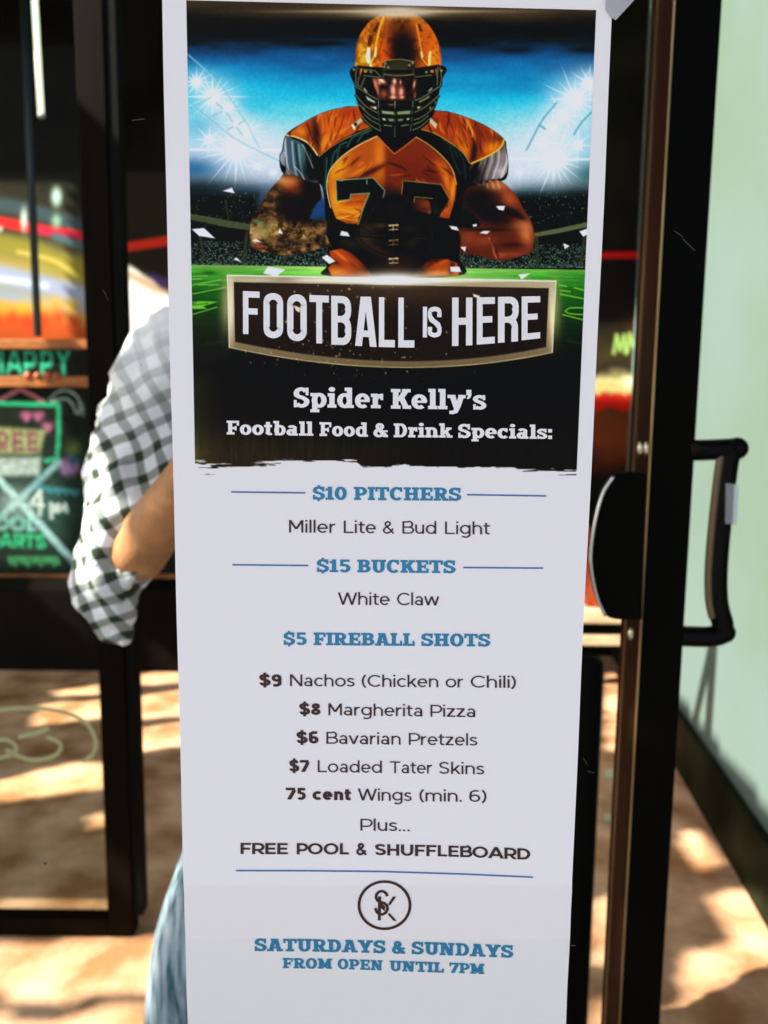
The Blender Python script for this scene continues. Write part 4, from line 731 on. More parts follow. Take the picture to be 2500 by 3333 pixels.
# headline
hd = []
for ch, fr, x0, x1, tl, t_r, bl, br in (('F', 'BL', 467, 602, 238, 243, 578, 584), ('O', 'BL', 630, 786, 252, 256, 611, 614), ('O', 'BL', 818, 973, 262, 266, 634, 637), ('T', 'BL', 995, 1149, 269, 275, 651, 656), ('B', 'BL', 1168, 1326, 275, 280, 663, 668),
        ('A', 'BL', 1356, 1528, 282, 284, 672, 683), ('L', 'BR', -41, 86, 287, 288, 682, 685), ('L', 'BR', 113, 241, 290, 290, 686, 687), ('I', 'BR', 308, 341, 363, 363, 606, 606), ('S', 'BR', 347, 456, 362, 362, 606, 606),
        ('H', 'BR', 540, 701, 290, 290, 675, 668), ('E', 'BR', 736, 879, 288, 286, 664, 653), ('R', 'BR', 904, 1068, 284, 282, 650, 636), ('E', 'BR', 1092, 1239, 281, 279, 629, 613)):
    ox, oy, sc = FR[fr]
    for q in tall(ch):
        r = []
        for u, w_ in q:
            T = tl + (t_r - tl) * u; B_ = bl + (br - bl) * u; r.append((ox + (x0 + (x1 - x0) * u - (1 - w_) * 0 + (w_) * (1 if fr == 'BR' else -1)) * sc, oy + (B_ + (T - B_) * w_) * sc))
        hd.append(r)
letters('headline', hd, white_ink)
letters('title_lettering', word('Spider', slab, 956, 1247, 1325.5, 1329, 64) + word('Kelly’s', slab, 1272.5, 1583, 1330, 1333.5, 64), white_ink)
letters('title_lettering', word('Football', slab, 738, 1020, 1414, 1418.5, 45) + word('Food', slab, 1040, 1198, 1419, 1421.5, 45) + word('&', slab, 1215.5, 1263, 1422, 1423, 45) + word('Drink', slab, 1281.5, 1473, 1423, 1424.5, 45) + word('Specials:', slab, 1491, 1796.5, 1425, 1429, 45), white_ink)
letters('price_heading', LN([('$10', 's', 458, 628), ('PITCHERS', 's', 663, 1200)], FM, c1, 1626, 1630, 42.5), blue)
letters('item_lettering', LN([('Miller', 'r', 338, 572), ('Lite', 'r', 613, 773), ('&', 'r', 808, 865), ('Bud', 'r', 906, 1075), ('Light', 'r', 1119, 1343)], FM, c1, 1733, 1739.5, 40.5), brown)
letters('price_heading', LN([('$15', 's', 478, 646), ('BUCKETS', 's', 680, 1172)], FM, c1, 1861.5, 1865.5, 41.5), blue)
letters('item_lettering', LN([('White', 'r', 583, 842), ('Claw', 'r', 879, 1090)], FM, c1, 1968, 1970.5, 40), brown)
letters('price_heading', LN([('$5', 's', 312, 427), ('FIREBALL', 's', 462, 967), ('SHOTS', 's', 1000, 1345)], FM, c1, 2098.5, 2104, 41), blue)
for spec, a, b in (([('$9', 'b', 190, 302), ('Nachos', 'r', 343, 667), ('(Chicken', 'r', 703, 1085), ('or', 'r', 1122, 1210), ('Chili)', 'r', 1247, 1473)], 2232, 2238.5),
                   ([('$8', 'b', 390, 497), ('Margherita', 'r', 535, 1005), ('Pizza', 'r', 1046, 1270)], 2326, 2334), ([('$6', 'b', 376, 487), ('Bavarian', 'r', 526, 897), ('Pretzels', 'r', 938, 1280)], 2419, 2426.5),
                   ([('$7', 'b', 340, 443), ('Loaded', 'r', 483, 803), ('Tater', 'r', 843, 1055), ('Skins', 'r', 1090, 1315)], 2511, 2520), ([('75', 'b', 323, 423), ('cent', 'b', 457, 648), ('Wings', 'r', 683, 952), ('(min.', 'r', 991, 1203), ('6)', 'r', 1240, 1326)], 2601.5, 2610),
                   ([('Plus...', 'r', 696, 943)], 2703, 2705)):
    letters('item_lettering', LN(spec, FM, c2, a, b, 38.5), brown)
fc = lambda x: np.interp(x, [783, 950, 1160, 1240, 1440, 1590, 1726], [2779, 2780, 2780.5, 2783, 2787, 2792, 2798])
letters('item_lettering', LN([('FREE', 'm', 97, 333), ('POOL', 'm', 378, 638), ('&', 'm', 675, 728), ('SHUFFLEBOARD', 'm', 769, 1545)], FM, c3, 0, 0, 36.5, curve=fc), brown)
sc1 = lambda x: np.interp(x, [829, 1000, 1250, 1450, 1671], [3094.5, 3096, 3101.5, 3108, 3117])
letters('price_heading', LN([('SATURDAYS', 's', 167, 822), ('&', 's', 853, 920), ('SUNDAYS', 's', 952, 1460)], FM, c3, 0, 0, 40.5, curve=sc1), blue)
sc2 = lambda x: np.interp(x, [920, 1100, 1300, 1577], [3150.5, 3153, 3160, 3169.5])
letters('price_heading', LN([('FROM', 's', 307, 555), ('OPEN', 's', 582, 807), ('UNTIL', 's', 842, 1113), ('7PM', 's', 1141, 1316)], FM, c3, 0, 0, 33, curve=sc2), blue)
for pts in ([(753, 1601), (994, 1604)], [(1520, 1610), (1778, 1614)], [(757, 1838), (1003, 1840.5)], [(1508, 1847), (1768, 1849)], [(768, 2833), (1000, 2833.5), (1241, 2836), (1500, 2844), (1735, 2854.5)]):
    letters('rule_line', ribbon(pts, 5.2, 5.2), rulec)
em = ribbon(arc(1251.5, 2945.5, 83, 77, 0, 360, 64), 9.5, 8.5, True)
k_ = lambda x, y: (1100 + x * .1808, 2830 + y * .1808)
em2 = ribbon([k_(*p) for p in [(888, 478), (870, 430), (830, 398), (790, 385), (735, 400), (695, 445), (685, 500), (705, 550), (760, 585), (830, 600), (880, 640), (895, 700), (870, 765), (810, 805), (750, 800), (700, 765), (672, 690)]], 9.4, 8)
em2 += [[k_(*p) for p in ((722, 480), (780, 480), (772, 912), (718, 912))], [k_(*p) for p in ((988, 484), (1050, 484), (935, 645), (905, 618))], [k_(*p) for p in ((895, 800), (930, 780), (1058, 922), (995, 918))], [k_(*p) for p in ((780, 600), (850, 660), (845, 750), (775, 690))]]
letters('emblem', em + em2, brown)
# tape at the corner
tapem = mat('frosted_tape', (.42, .42, .44), .25, 0, .5, noise=.15, nscale=90)
tp = MB().prism([at(x, y, PY - .0012) for x, y in ((1975, -60), (2120, -60), (2004, 66), (1992, 58), (1972, 30))], (0, -.0002, 0)).build('sticky_tape', tapem)
tag(tp, 'grey strip of tape at the top right corner of the poster', 'tape')

# ------------------------------------------------------------------ glass
def glass_mat(name, fac=.02, tint=(.97, .985, .975)):
    m = bpy.data.materials.new(name); m.use_nodes = True; nt = m.node_tree; nt.nodes.clear(); out = nt.nodes.new('ShaderNodeOutputMaterial'); mx = nt.nodes.new('ShaderNodeMixShader')
    t = nt.nodes.new('ShaderNodeBsdfTransparent'); t.inputs[0].default_value = (*tint, 1); g = nt.nodes.new('ShaderNodeBsdfGlossy'); g.inputs['Roughness'].default_value = .02
    n = nt.nodes.new('ShaderNodeTexNoise'); n.inputs['Scale'].default_value = 3; tc = nt.nodes.new('ShaderNodeTexCoord'); nt.links.new(tc.outputs['Object'], n.inputs['Vector'])
    mr = nt.nodes.new('ShaderNodeMapRange'); mr.inputs['To Min'].default_value = fac * .7; mr.inputs['To Max'].default_value = fac * 1.3; nt.links.new(n.outputs[0], mr.inputs[0])
    nt.links.new(mr.outputs[0], mx.inputs[0]); nt.links.new(t.outputs[0], mx.inputs[1]); nt.links.new(g.outputs[0], mx.inputs[2]); nt.links.new(mx.outputs[0], out.inputs[0]); return m
gl = glass_mat('window_glass', GLASS_FAC)
pane = mesh_obj('window_pane', [(-1.6, PY + .012, 0.0), (1.3, PY + .012, 0.0), (1.3, PY + .012, 2.6), (-1.6, PY + .012, 2.6)], [(0, 1, 2, 3)], gl)
tag(pane, 'clear glass pane that the poster is taped to', 'window pane')
scr = mat('scratch_dust', (.045, .042, .04), .7)
sv = MB()
for a, b, w in (((430, 392), (470, 388), 2.6), ((333, 942), (343, 955), 2.6), ((343, 955), (352, 978), 1.8), ((2195, 752), (2222, 770), 2.2), ((2222, 778), (2262, 816), 2.4), ((1858, 3077), (1872, 3077), 3.2), ((1898, 2466), (1912, 2490), 2.2), ((1912, 2510), (1935, 2516), 2)):
    u, v = at(*a, PY + .010), at(*b, PY + .010); d = (v - u).normalized(); s_ = Vector((-d.z, 0, d.x)) * w * PY / F * .5; sv.prism([u - s_, u + s_, v + s_, v - s_], (0, -.0003, 0))
rr_ = random.Random(5)
for k in range(40):
    x, y = (rr_.uniform(20, 500), rr_.uniform(100, 3300)) if k % 3 else (rr_.uniform(2000, 2140), rr_.uniform(300, 3300)); r = rr_.uniform(.9, 1.9) * PY / F
    sv.ball(at(x, y, PY + .010), r, r * .3, r, 6)
for k in range(14):
    r = rr_.uniform(.8, 1.4) * PY / F; sv.ball(at(229 + rr_.uniform(-1.5, 1.5), 1060 + k * 9, PY + .010), r, r * .3, r, 6)
sv.ball(at(147, 2810, PY + .010), .0011, .0003, .0011, 10)
sv.build('dust_specks', scr, pane)['kind'] = 'stuff'

# ------------------------------------------------------------------ ground, walls, added sun blocker
GL_ = [gz(2209, 2476), gz(2500, 2968)]        # foot of the green wall
wd = (GL_[0] - GL_[1]).normalized(); BW = 4.45
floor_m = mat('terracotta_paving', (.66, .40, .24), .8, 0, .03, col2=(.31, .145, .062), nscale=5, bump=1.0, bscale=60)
street_m = mat('street_paving', (.17, .165, .17), .85, 0, .3, noise=.3, nscale=2)
def sheet(name, x0, x1, y0, y1, z, m): return mesh_obj(name, [(x0, y0, z), (x1, y0, z), (x1, y1, z), (x0, y1, z)], [(0, 1, 2, 3)], m)
tag(sheet('ground', -120, 120, -120, 120, -.006, street_m), kind='structure')
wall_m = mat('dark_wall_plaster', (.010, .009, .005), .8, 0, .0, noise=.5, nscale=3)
green_m = mat('green_wall_paint', GREEN, .55, 0, .3, col2=GREEN2, nscale=1.1, bump=.15, bscale=120)
mw = GL_[1] - wd * ((GL_[1].y - .55) / wd.y); fw = GL_[0] + wd * ((BW - GL_[0].y) / wd.y)
nrm = Vector((-wd.y, wd.x, 0)).normalized();  nrm = nrm if nrm.x > 0 else -nrm
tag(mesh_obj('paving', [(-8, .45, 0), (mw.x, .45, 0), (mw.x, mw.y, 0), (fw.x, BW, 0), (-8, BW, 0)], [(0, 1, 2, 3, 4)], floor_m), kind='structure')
mb = MB(); mb.hexa([mw, fw, fw + Vector((0, 0, 3.9)), mw + Vector((0, 0, 3.9))], nrm * .2)
tag(mb.build('green_wall', green_m), 'pale green painted wall on the right behind the door handle', 'wall')
_d = ray(2355, 2505); _t = (GL_[0] - CAMP).dot(nrm) / _d.dot(nrm); z1 = (CAMP + _d * _t).z; print('dado', z1, [(CAMP + ray(*q) * ((GL_[0] - CAMP).dot(nrm) / ray(*q).dot(nrm))).z for q in ((2210, 2320), (2500, 2690))]); bb = MB(); bb.hexa([mw - nrm * .03, fw - nrm * .03, fw - nrm * .03 + Vector((0, 0, z1)), mw - nrm * .03 + Vector((0, 0, z1))], nrm * .028)
skirt = bb.build('skirting', mat('dark_skirting', (.016, .020, .008), .6, 0, .03, noise=.7, nscale=5), bpy.data.objects['green_wall'])
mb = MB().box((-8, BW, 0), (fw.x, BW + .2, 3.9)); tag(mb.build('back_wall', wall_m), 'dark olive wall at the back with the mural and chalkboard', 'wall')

# unseen roof added to shape the sun: holes aimed at wanted light patches
BLOCKER_Z = 3.9
def up(p): p = Vector(p); t = (BLOCKER_Z - p.z) / -SD.z; return (p - SD * t)
tg = []
def fl(*pts): tg.append([up(gz(*p))[:2] for p in pts])
def pl(D, *pts): tg.append([up(at(*p, D))[:2] for p in pts])
def onwall(*pts):
    out = []
    for p in pts:
        d = ray(*p); nn = nrm; t = (GL_[0] - CAMP).dot(nn) / d.dot(nn); out.append(up(CAMP + d * t)[:2])
    tg.append(out)
fl((145, 2250), (330, 2228), (330, 2262), (167, 2267)); fl((122, 2290), (350, 2276), (350, 2338), (67, 2368)); fl((-60, 2550), (212, 2485), (360, 2477), (360, 2566), (167, 2590), (-60, 2624))
fl((273, 2652), (360, 2647), (360, 2689), (250, 2710)); fl((405, 2108), (620, 2098), (620, 2150), (500, 2160), (405, 2180)); fl((405, 2200), (620, 2170), (620, 2222), (405, 2234)); fl((405, 2270), (620, 2240), (620, 2330), (405, 2345)); fl((405, 2372), (620, 2345), (640, 2432), (490, 2440), (405, 2468))
fl((405, 2030), (620, 2015), (620, 2070), (405, 2082)); fl((-60, 2928), (400, 2934), (400, 2962), (-60, 2962)); fl((-100, 3068), (250, 3060), (700, 3050), (700, 3210), (540, 3260), (300, 3230), (180, 3290), (-100, 3240)); fl((-100, 3300), (160, 3330), (330, 3270), (600, 3300), (700, 3260), (700, 3480), (-100, 3480))
fl((560, 2930), (700, 2925), (700, 3060), (560, 3060))
fl((2190, 2702), (2276, 2697), (2363, 2814), (2250, 2842), (2190, 2770)); fl((2271, 2912), (2435, 2896), (2560, 2990), (2560, 3065), (2368, 3070)); fl((2187, 3111), (2332, 3080), (2414, 3072), (2560, 3074), (2560, 3150), (2470, 3183), (2210, 3257), (2179, 3188)); fl((2261, 3321), (2560, 3262), (2560, 3450), (2225, 3450))
fl((1955, 2190), (2130, 2180), (2130, 2440), (1955, 2445)); pl(3.86, (1840, 1700), (2140, 1700), (2140, 2120), (1840, 2120)); fl((1905, 2925), (2060, 2915), (2060, 3150), (1905, 3155)); fl((1890, 3255), (2080, 3245), (2080, 3450), (1890, 3450))
pl(BW, (-200, 600), (262, 600), (262, 1890), (-200, 1890)); pl(BW, (345, 830), (640, 1010), (640, 1330), (345, 1330)); pl(BW, (1900, 1060), (2200, 1060), (2200, 1330), (1900, 1330))
pl(1.22, (300, 860), (680, 860), (680, 1380), (300, 1380)); pl(1.22, (180, 1540), (420, 1380), (560, 1500), (620, 1660), (560, 1990), (300, 2080), (180, 1900))
pl(1.22, (440, 2620), (640, 2560), (640, 3333), (440, 3333))
onwall((2120, -700), (3000, -700), (3000, 3300), (2700, 2900), (2500, 2660), (2210, 2290), (2120, 2180)); pl(1.0, (2030, 2050), (2112, 2050), (2112, 2420), (2000, 2420)); pl(1.0, (2000, 2850), (2100, 2850), (2100, 3400), (1990, 3400))
tgp = [np.array(t_) for t_ in tg]
def build_blocker():
    x0, x1, y0, y1, c = -8.0, 3.2, -1.7, BW + .2, .03
    nx, ny = int((x1 - x0) / c), int((y1 - y0) / c); jj, ii = np.mgrid[0:ny, 0:nx]; X = x0 + (ii + .5) * c; Y = y0 + (jj + .5) * c
    hole = np.zeros(X.shape, bool)
    for p in tgp:
        ins = np.zeros(X.shape, bool)
        for k in range(len(p)):
            a, b = p[k], p[(k + 1) % len(p)]
            if abs(a[1] - b[1]) > 1e-9: ins ^= ((a[1] > Y) != (b[1] > Y)) & (X < (b[0] - a[0]) * (Y - a[1]) / (b[1] - a[1]) + a[0])
        hole |= ins
    gx, gy = np.meshgrid(np.arange(nx + 1), np.arange(ny + 1)); V = np.stack([x0 + gx * c, y0 + gy * c, np.full(gx.shape, BLOCKER_Z)], -1).reshape(-1, 3)
    V2 = V.copy(); V2[:, 2] += .03; n = len(V)
    # runs of solid cells become long strips
    f = []
    for j in range(ny):
        i = 0
        while i < nx:
            if hole[j, i]: i += 1; continue
            k = i
            while k < nx and not hole[j, k]: k += 1
            a, b, c_, d = j * (nx + 1) + i, j * (nx + 1) + k, (j + 1) * (nx + 1) + k, (j + 1) * (nx + 1) + i
            f += [(a, d, c_, b), (a + n, b + n, c_ + n, d + n), (a, a + n, d + n, d), (b, c_, c_ + n, b + n)]; i = k
    m = mat('blocker_black', (.01, .009, .006), .9, 0, .05, noise=.3, nscale=3)
    o = mesh_obj('sun_blocker', np.concatenate([V, V2]).tolist(), f, m); return tag(o, 'unseen dark sheet added overhead, with holes shaped to throw the sun patches', 'light blocker')
build_blocker()

# ------------------------------------------------------------------ back wall: mural, chalkboard, lamp
paint_m = print_mat('wall_paint', .8, .1); chalk_m = print_mat('chalk_drawing', .85, .1)
def on_back(off): return lambda X, Y: at_n(X, Y, BW - off)
canvas(-120, 600, 560, 1140, .3)
CAN[:] = grad([(560, (26, 24, 12)), (640, (40, 36, 20)), (690, (58, 52, 34)), (745, (50, 46, 30)), (800, (120, 110, 70)), (860, (170, 150, 70)), (900, (150, 145, 110)), (960, (150, 160, 190)), (990, (190, 150, 70)), (1040, (190, 80, 24)), (1140, (150, 60, 20))], cyy - (cxx) * .12 + (vnoise(180, 60, 61, 3) - .5) * 50)
line('S', [(-120, 660), (0, 665), (120, 690), (260, 735)], 46, (60, 80, 90), 20, .9); line('S', [(-120, 705), (0, 722), (120, 745), (262, 768)], 34, (216, 36, 34), 8); line('S', [(110, 745), (260, 775)], 20, (190, 40, 90), 8, .8)
line('S', [(180, 770), (270, 800)], 24, (70, 110, 120), 14, .9); line('S', [(0, 790), (120, 820), (262, 890)], 60, (150, 140, 44), 26, .8); line('S', [(60, 820), (180, 850), (250, 905)], 14, (230, 200, 110), 12, .7)
line('S', [(-120, 860), (0, 890), (120, 920), (262, 960)], 56, (160, 170, 214), 24, .9); line('S', [(-60, 900), (60, 915), (150, 930)], 20, (214, 226, 255), 14, .8)
for k in range(7): blob('S', (-80 + k * 52, 1000 + 10 * math.sin(k)), 26, 26, (226, 170, 40), .8); blob('S', (-60 + k * 50, 1040 + 8 * math.cos(k * 2)), 24, 26, (196, 56, 16), .8)
for x, y, rx, ry, c in ((184, 640, 18, 34, (200, 240, 230)), (78, 715, 11, 40, (220, 230, 225)), (184, 720, 16, 24, (150, 190, 160)), (110, 620, 10, 24, (100, 60, 30)), (0, 745, 8, 10, (230, 230, 225))): blob('S', (x, y), rx, ry, c, .95, p=3)
poly('S', [(340, 560), (620, 560), (620, 1140), (340, 1140)], (38, 34, 22), 6); poly('S', [(350, 795), (440, 785), (620, 755), (620, 790), (460, 812), (350, 828)], (226, 50, 30), 6)
poly('S', [(350, 826), (400, 850), (480, 900), (620, 960), (620, 1140), (350, 1140)], (236, 236, 218), 14); poly('S', [(350, 840), (420, 880), (520, 925), (620, 955), (620, 985), (500, 950), (400, 900), (350, 870)], (170, 130, 100), 18, a=.8); poly('S', [(470, 880), (620, 930), (620, 960), (520, 935)], (90, 66, 120), 14)  # cream-white area beside the poster: glare painted into the mural colours
blob('S', (400, 980), 40, 60, (250, 250, 240), .9)  # brightest core of the painted glare
mural = printed('mural', [(-120, 560), (600, 560), (600, 1140), (-120, 1140)], 180, 140, on_back(.012), paint_m, None, lambda L: np.clip(L * 1.0, .003, .93))
tag(mural, 'mural of wavy red, yellow, blue and orange bands on the back wall', 'mural')
canvas(-120, 600, 1140, 1900, .5)
CAN[:] = np.array([.06, .085, .055]); CAN *= (.7 + .6 * vnoise(120, 80, 71, 3))[..., None]; GR_ = vnoise(9, 9, 72, 2)
for q in word('HAPPY', lambda c: (1.0, tall({'P': 'R', 'Y': 'I'}.get(c, c)) if 0 else {'H': sans('H', .2)[1], 'A': sans('A', .2)[1], 'P': sans('P', .2)[1], 'Y': diag(.08, 1, .42, .5, .24) + diag(.78, 1, .44, .5, .24) + rect(.33, 0, .55, .52)}[c]), -30, 232, 1216, 1222, 84): poly('S', q, (60, 214, 168), 8)
poly('S', [(-120, 1262), (560, 1262), (560, 1900), (-120, 1900)], (16, 26, 18), 3, a=.5)
line('S', [(0, 1302), (66, 1266), (140, 1306)], 15, (226, 130, 150), 8, curve=False); line('S', [(-40, 1312), (190, 1318), (192, 1400), (186, 1492), (150, 1500)], 15, (40, 190, 130), 8, curve=False)
line('S', [(160, 1300), (190, 1275), (220, 1272), (250, 1290), (262, 1330), (250, 1345), (238, 1320), (215, 1298), (170, 1305)], 9, (170, 200, 196), 6)
for cx_, cy_ in ((85, 1350), (125, 1350), (155, 1385)): blob('S', (cx_ - 9, cy_), 11, 11, (216, 110, 160), .9); blob('S', (cx_ + 9, cy_), 11, 11, (216, 110, 160), .9); blob('S', (cx_, cy_ + 12), 11, 12, (216, 110, 160), .9)
poly('S', [(-60, 1385), (150, 1400), (130, 1480), (-60, 1480)], (190, 200, 130), 14, a=.85)
for i_, ch_ in enumerate('FREE'):
    for q in word(ch_, lambda c: sans(c, .22), -55 + i_ * 48, -20 + i_ * 48, 1470, 1472, 66): poly('S', q, (150, 84, 90), 6)
poly('S', [(-60, 1488), (135, 1488), (130, 1550), (-60, 1550)], (220, 232, 226), 16, a=.9); blob('S', (240, 1460), 26, 26, (150, 180, 80), .7)
blob('S', (226, 1518), 34, 34, (200, 130, 200), .95, p=5); blob('S', (240, 1498), 16, 16, (30, 110, 130), .9, p=4)
blob('S', (150, 1660), 130, 110, (46, 96, 90), .7); line('S', [(-60, 1500), (60, 1630), (250, 1840)], 24, (180, 226, 232), 10); line('S', [(190, 1505), (90, 1600), (-60, 1740)], 22, (150, 206, 214), 10, .9); blob('S', (40, 1640), 80, 60, (220, 244, 246), .6)  # the wide teal blob paints a glow on the lower board
for k in range(11): line('S', [(122 + k * 13, 1582 + k * 1.5), (126 + k * 13, 1596 + 5 * math.sin(k * 3) + k * 1.5)], 9, (70, 176, 200), 6, .9)
for ch_, xa, xb in (('4', 95, 135), ('p', 165, 195), ('m', 175, 222)):
    pp = {'4': [[(130, 1600), (100, 1640), (140, 1645)], [(132, 1600), (130, 1675)]], 'p': [[(166, 1640), (168, 1685)], [(166, 1648), (184, 1645), (182, 1662), (168, 1664)]], 'm': [[(190, 1665), (192, 1642), (203, 1660), (212, 1640), (218, 1664)]]}[ch_]
    for l_ in pp: line('S', l_, 12, (236, 248, 246), 6, curve=False)
for q in word('POOL', lambda c: sans(c, .24), -60, 120, 1725, 1730, 50): poly('S', q, (150, 220, 210), 9)
for q in word('DARTS', lambda c: sans(c, .24) , -40, 150, 1780, 1786, 46): poly('S', q, (50, 200, 130), 9)
for k in range(12): line('S', [(30 + k * 14, 1815), (36 + k * 14, 1835 + 6 * math.sin(k * 2))], 10, (80, 200, 120), 8, .9)
CAN *= (.72 + .5 * GR_)[..., None]; CAN += (np.array([.30, .42, .40]) - CAN) * (.16 * np.clip((cyy - 1240) / 300, 0, 1))[..., None]  # teal haze over the lower board, mixed into the chalk colours
board = empty('chalkboard', tuple(at(60, 1885, BW - .03)), 'wood framed chalkboard with coloured chalk writing below the mural', 'chalkboard')
wood = mat('orange_wood', (.52, .16, .03), .5, 0, .4, noise=.5, nscale=12, stretch=(1, 8, 8))
b1 = MB().hexa([at(-130, 1880, BW - .005), at(560, 1880, BW - .005), at(560, 1115, BW - .005), at(-130, 1115, BW - .005)], (0, -.015, 0)).build('board', mat('board_black', (.02, .02, .018), .8), board)
printed('chalk_panel', [(-120, 1142), (262, 1142), (262, 1872), (-120, 1872)], 190, 360, on_back(.024), chalk_m, board, lambda L: np.clip(L * .75, .003, .9))
printed('chalk_panel', [(262, 1142), (590, 1142), (590, 1872), (262, 1872)], 20, 20, on_back(.024), chalk_m, board, lambda L: np.clip(L * .75, .003, .9))
for ya, yb in ((1106, 1136), (1226, 1260), (1868, 1902)):
    MB().hexa([at(-130, yb, BW - .026), at(590, yb, BW - .026), at(590, ya, BW - .026), at(-130, ya, BW - .026)], (0, -.03, 0)).build('rail', wood, board, bevel=.004)
for x in (92, 124, 156, 186):
    c = at(x, 1224, BW - .05); o = MB().ball((c.x, c.y, c.z), .024, .02, .022, 12).build('gourd', mat('orange_gourd', (.5, .1, .03), .4), None, True)
    tag(o, f'small orange gourd on the chalkboard shelf, {"first second third fourth".split()[(x - 92) // 31]} from the left', 'gourd', 'gourds on the shelf')
# low cupboard under the board
cb = MB().hexa([at(-200, 2040, BW - .35), at(620, 2040, BW - .35), at(620, 1912, BW - .35), at(-200, 1912, BW - .35)], (0, .33, 0))
bz_ = mat('dark_leg_metal', (.02, .015, .01), .5)
cab = mat('black_counter', (.006, .004, .003), .7, 0, .02, noise=.3, nscale=6)
q0 = at(-200, 1912, BW - .35); q1 = at(700, 1912, BW - .35)
cb = MB().box((q0.x, BW - .36, .0), (q1.x, BW - .02, q0.z)); tag(cb.build('counter', cab, bevel=.006), 'low black counter below the chalkboard', 'counter')
# right part of the back wall seen between poster and door: sign, flowers
sg = mat('green_neon_lettering', (.45, .7, .2), .5)
canvas(1850, 2230, 780, 1640, .4)
CAN[:] = grad([(780, (14, 8, 5)), (1030, (22, 14, 8)), (1160, (60, 50, 24)), (1190, (40, 34, 20)), (1240, (200, 190, 130)), (1290, (200, 180, 110)), (1310, (70, 46, 30)), (1350, (110, 50, 26)), (1440, (120, 52, 26)), (1520, (60, 24, 12)), (1560, (8, 8, 6)), (1640, (6, 9, 7))], cyy + (vnoise(60, 60, 81, 3) - .5) * 60)  # the brown-red band paints a reddish glow into the panel
line('S', [(1850, 838), (1960, 832), (2060, 830), (2110, 832)], 22, (200, 14, 12), 8); blob('S', (2120, 1050), 60, 40, (150, 70, 20), .7); blob('S', (2120, 1200), 30, 20, (70, 60, 150), .9); blob('S', (2060, 1245), 30, 20, (250, 250, 220), .9)
for l_ in ([(1998, 1150), (2008, 1090), (2018, 1140), (2032, 1090), (2036, 1150)], [(2042, 1145), (2050, 1085), (2060, 1130), (2072, 1085), (2072, 1160)], [(2100, 1120), (2110, 1100), (2120, 1150), (2130, 1095)]): line('S', l_, 10, (170, 210, 110), 8, curve=False)
for k in range(9): line('S', [(1935 + k * 14, 1290 + 6 * math.sin(k * 2)), (1940 + k * 14, 1326 + 8 * math.cos(k))], 15, (226, 30, 14), 9, .95)
o = printed('painted_sign', [(1850, 800), (2230, 800), (2230, 1630), (1850, 1630)], 110, 220, on_back(.014), paint_m, None, lambda L: np.clip(L * .9, .003, .9)); tag(o, 'painted panel with green and red lettering on the back wall between poster and door', 'sign')
# bench with a red bucket, right of the poster
be = empty('bench', tuple((at(1950, 2110, 3.9).x, 3.9, 0)), 'pale wooden bench seen between the poster and the open door', 'bench')
cream = mat('pale_bench_wood', (.72, .50, .30), .6, 0, .2, noise=.35, nscale=9, stretch=(1, 5, 5))
a_ = at(1830, 1985, 3.86); b_ = at(2200, 2034, 3.86); c_ = at(1830, 2072, 3.86); d_ = at(2200, 2108, 3.86)
MB().box((a_.x, 3.86, b_.z), (b_.x, 4.2, a_.z)).build('seat', cream, be, bevel=.006); MB().box((a_.x, 3.88, d_.z), (b_.x, 3.92, c_.z)).build('front_rail', cream, be, bevel=.004)
for x_ in (a_.x + .04, b_.x - .08):
    for y_ in (3.90, 4.14): MB().box((x_, y_ + .022, 0), (x_ + .045, y_ + .06, b_.z - .001)).build('leg', bz_, be)
bk_ = at(1958, 1984, 4.0); bt_ = at(1958, 1725, 4.0); hgt = bt_.z - a_.z
bo = MB().tube([(bk_.x, 4.0, a_.z + .001), (bk_.x, 4.0, a_.z + hgt * .9), (bk_.x, 4.0, a_.z + hgt * .96), (bk_.x, 4.0, a_.z + hgt)], [.105, .135, .145, .145], 24).build('bucket', mat('orange_red_plastic', (.62, .10, .03), .4, 0, .3, noise=.3, nscale=8), None, True)
tag(bo, 'orange red bucket standing on the pale bench', 'bucket')
# lamp tube and pole
lt = empty('tube_lamp', tuple(at(118, 380, 3.0)), 'thin hanging tube lamp at the top left, lit pale', 'lamp')
MB().tube([at(106, -120, 3.0), at(134, 372, 3.0)], .0105, 12).build('tube', mat('lamp_tube', (.8, .8, .7), .4, emit=(.62, .66, .50), es=.55), lt, True)
MB().tube([at(134, 372, 3.0), at(135, 382, 3.0)], .012, 12).build('end_cap', mat('lamp_cap', (.4, .4, .36), .4), lt, True)
MB().tube([at(92, -120, 3.005), at(100, -20, 3.005)], .004, 6).build('wire', cab, lt)
pole = MB().tube([at(66, -300, 3.3), at(123, 1092, 3.3), at(123, 1094, 3.3)], .016, 10).build('hanging_rod', mat('black_pole', (.012, .012, .010), .4), None, True)
tag(pole, 'thin black rod hanging in front of the mural', 'rod')

# ------------------------------------------------------------------ far door frame on the left
FD = gz(300, 3050).y
bz = mat('bronze_aluminium', (.006, .0033, .0015), .6, .0, .03, noise=.35, nscale=5, stretch=(6, 6, 1)); bk = mat('black_gasket', (.003, .003, .002), .6, 0, .05)
fr = empty('door_frame', (at(350, 3050, FD).x, FD, 0), 'dark brown metal door frame standing left of the reflected person', 'door frame')
zt = 2.46; xl, xr = at(352, 3040, FD).x, at(434, 3040, FD).x
MB().box((xl, FD, .0), (xr, FD + .05, zt)).build('stile', bz, fr, bevel=.003)
MB().box((xr + .001, FD + .006, .06), (xr + .026, FD + .05, zt)).build('gasket', bk, fr)
MB().box((-2.6, FD, .0), (xl - .001, FD + .045, at(200, 2992, FD).z)).build('bottom_rail', bz, fr, bevel=.003)
MB().box((-2.6, FD, zt + .001), (xr + .026, FD + .05, zt + .06)).build('top_rail', bz, fr, bevel=.003)
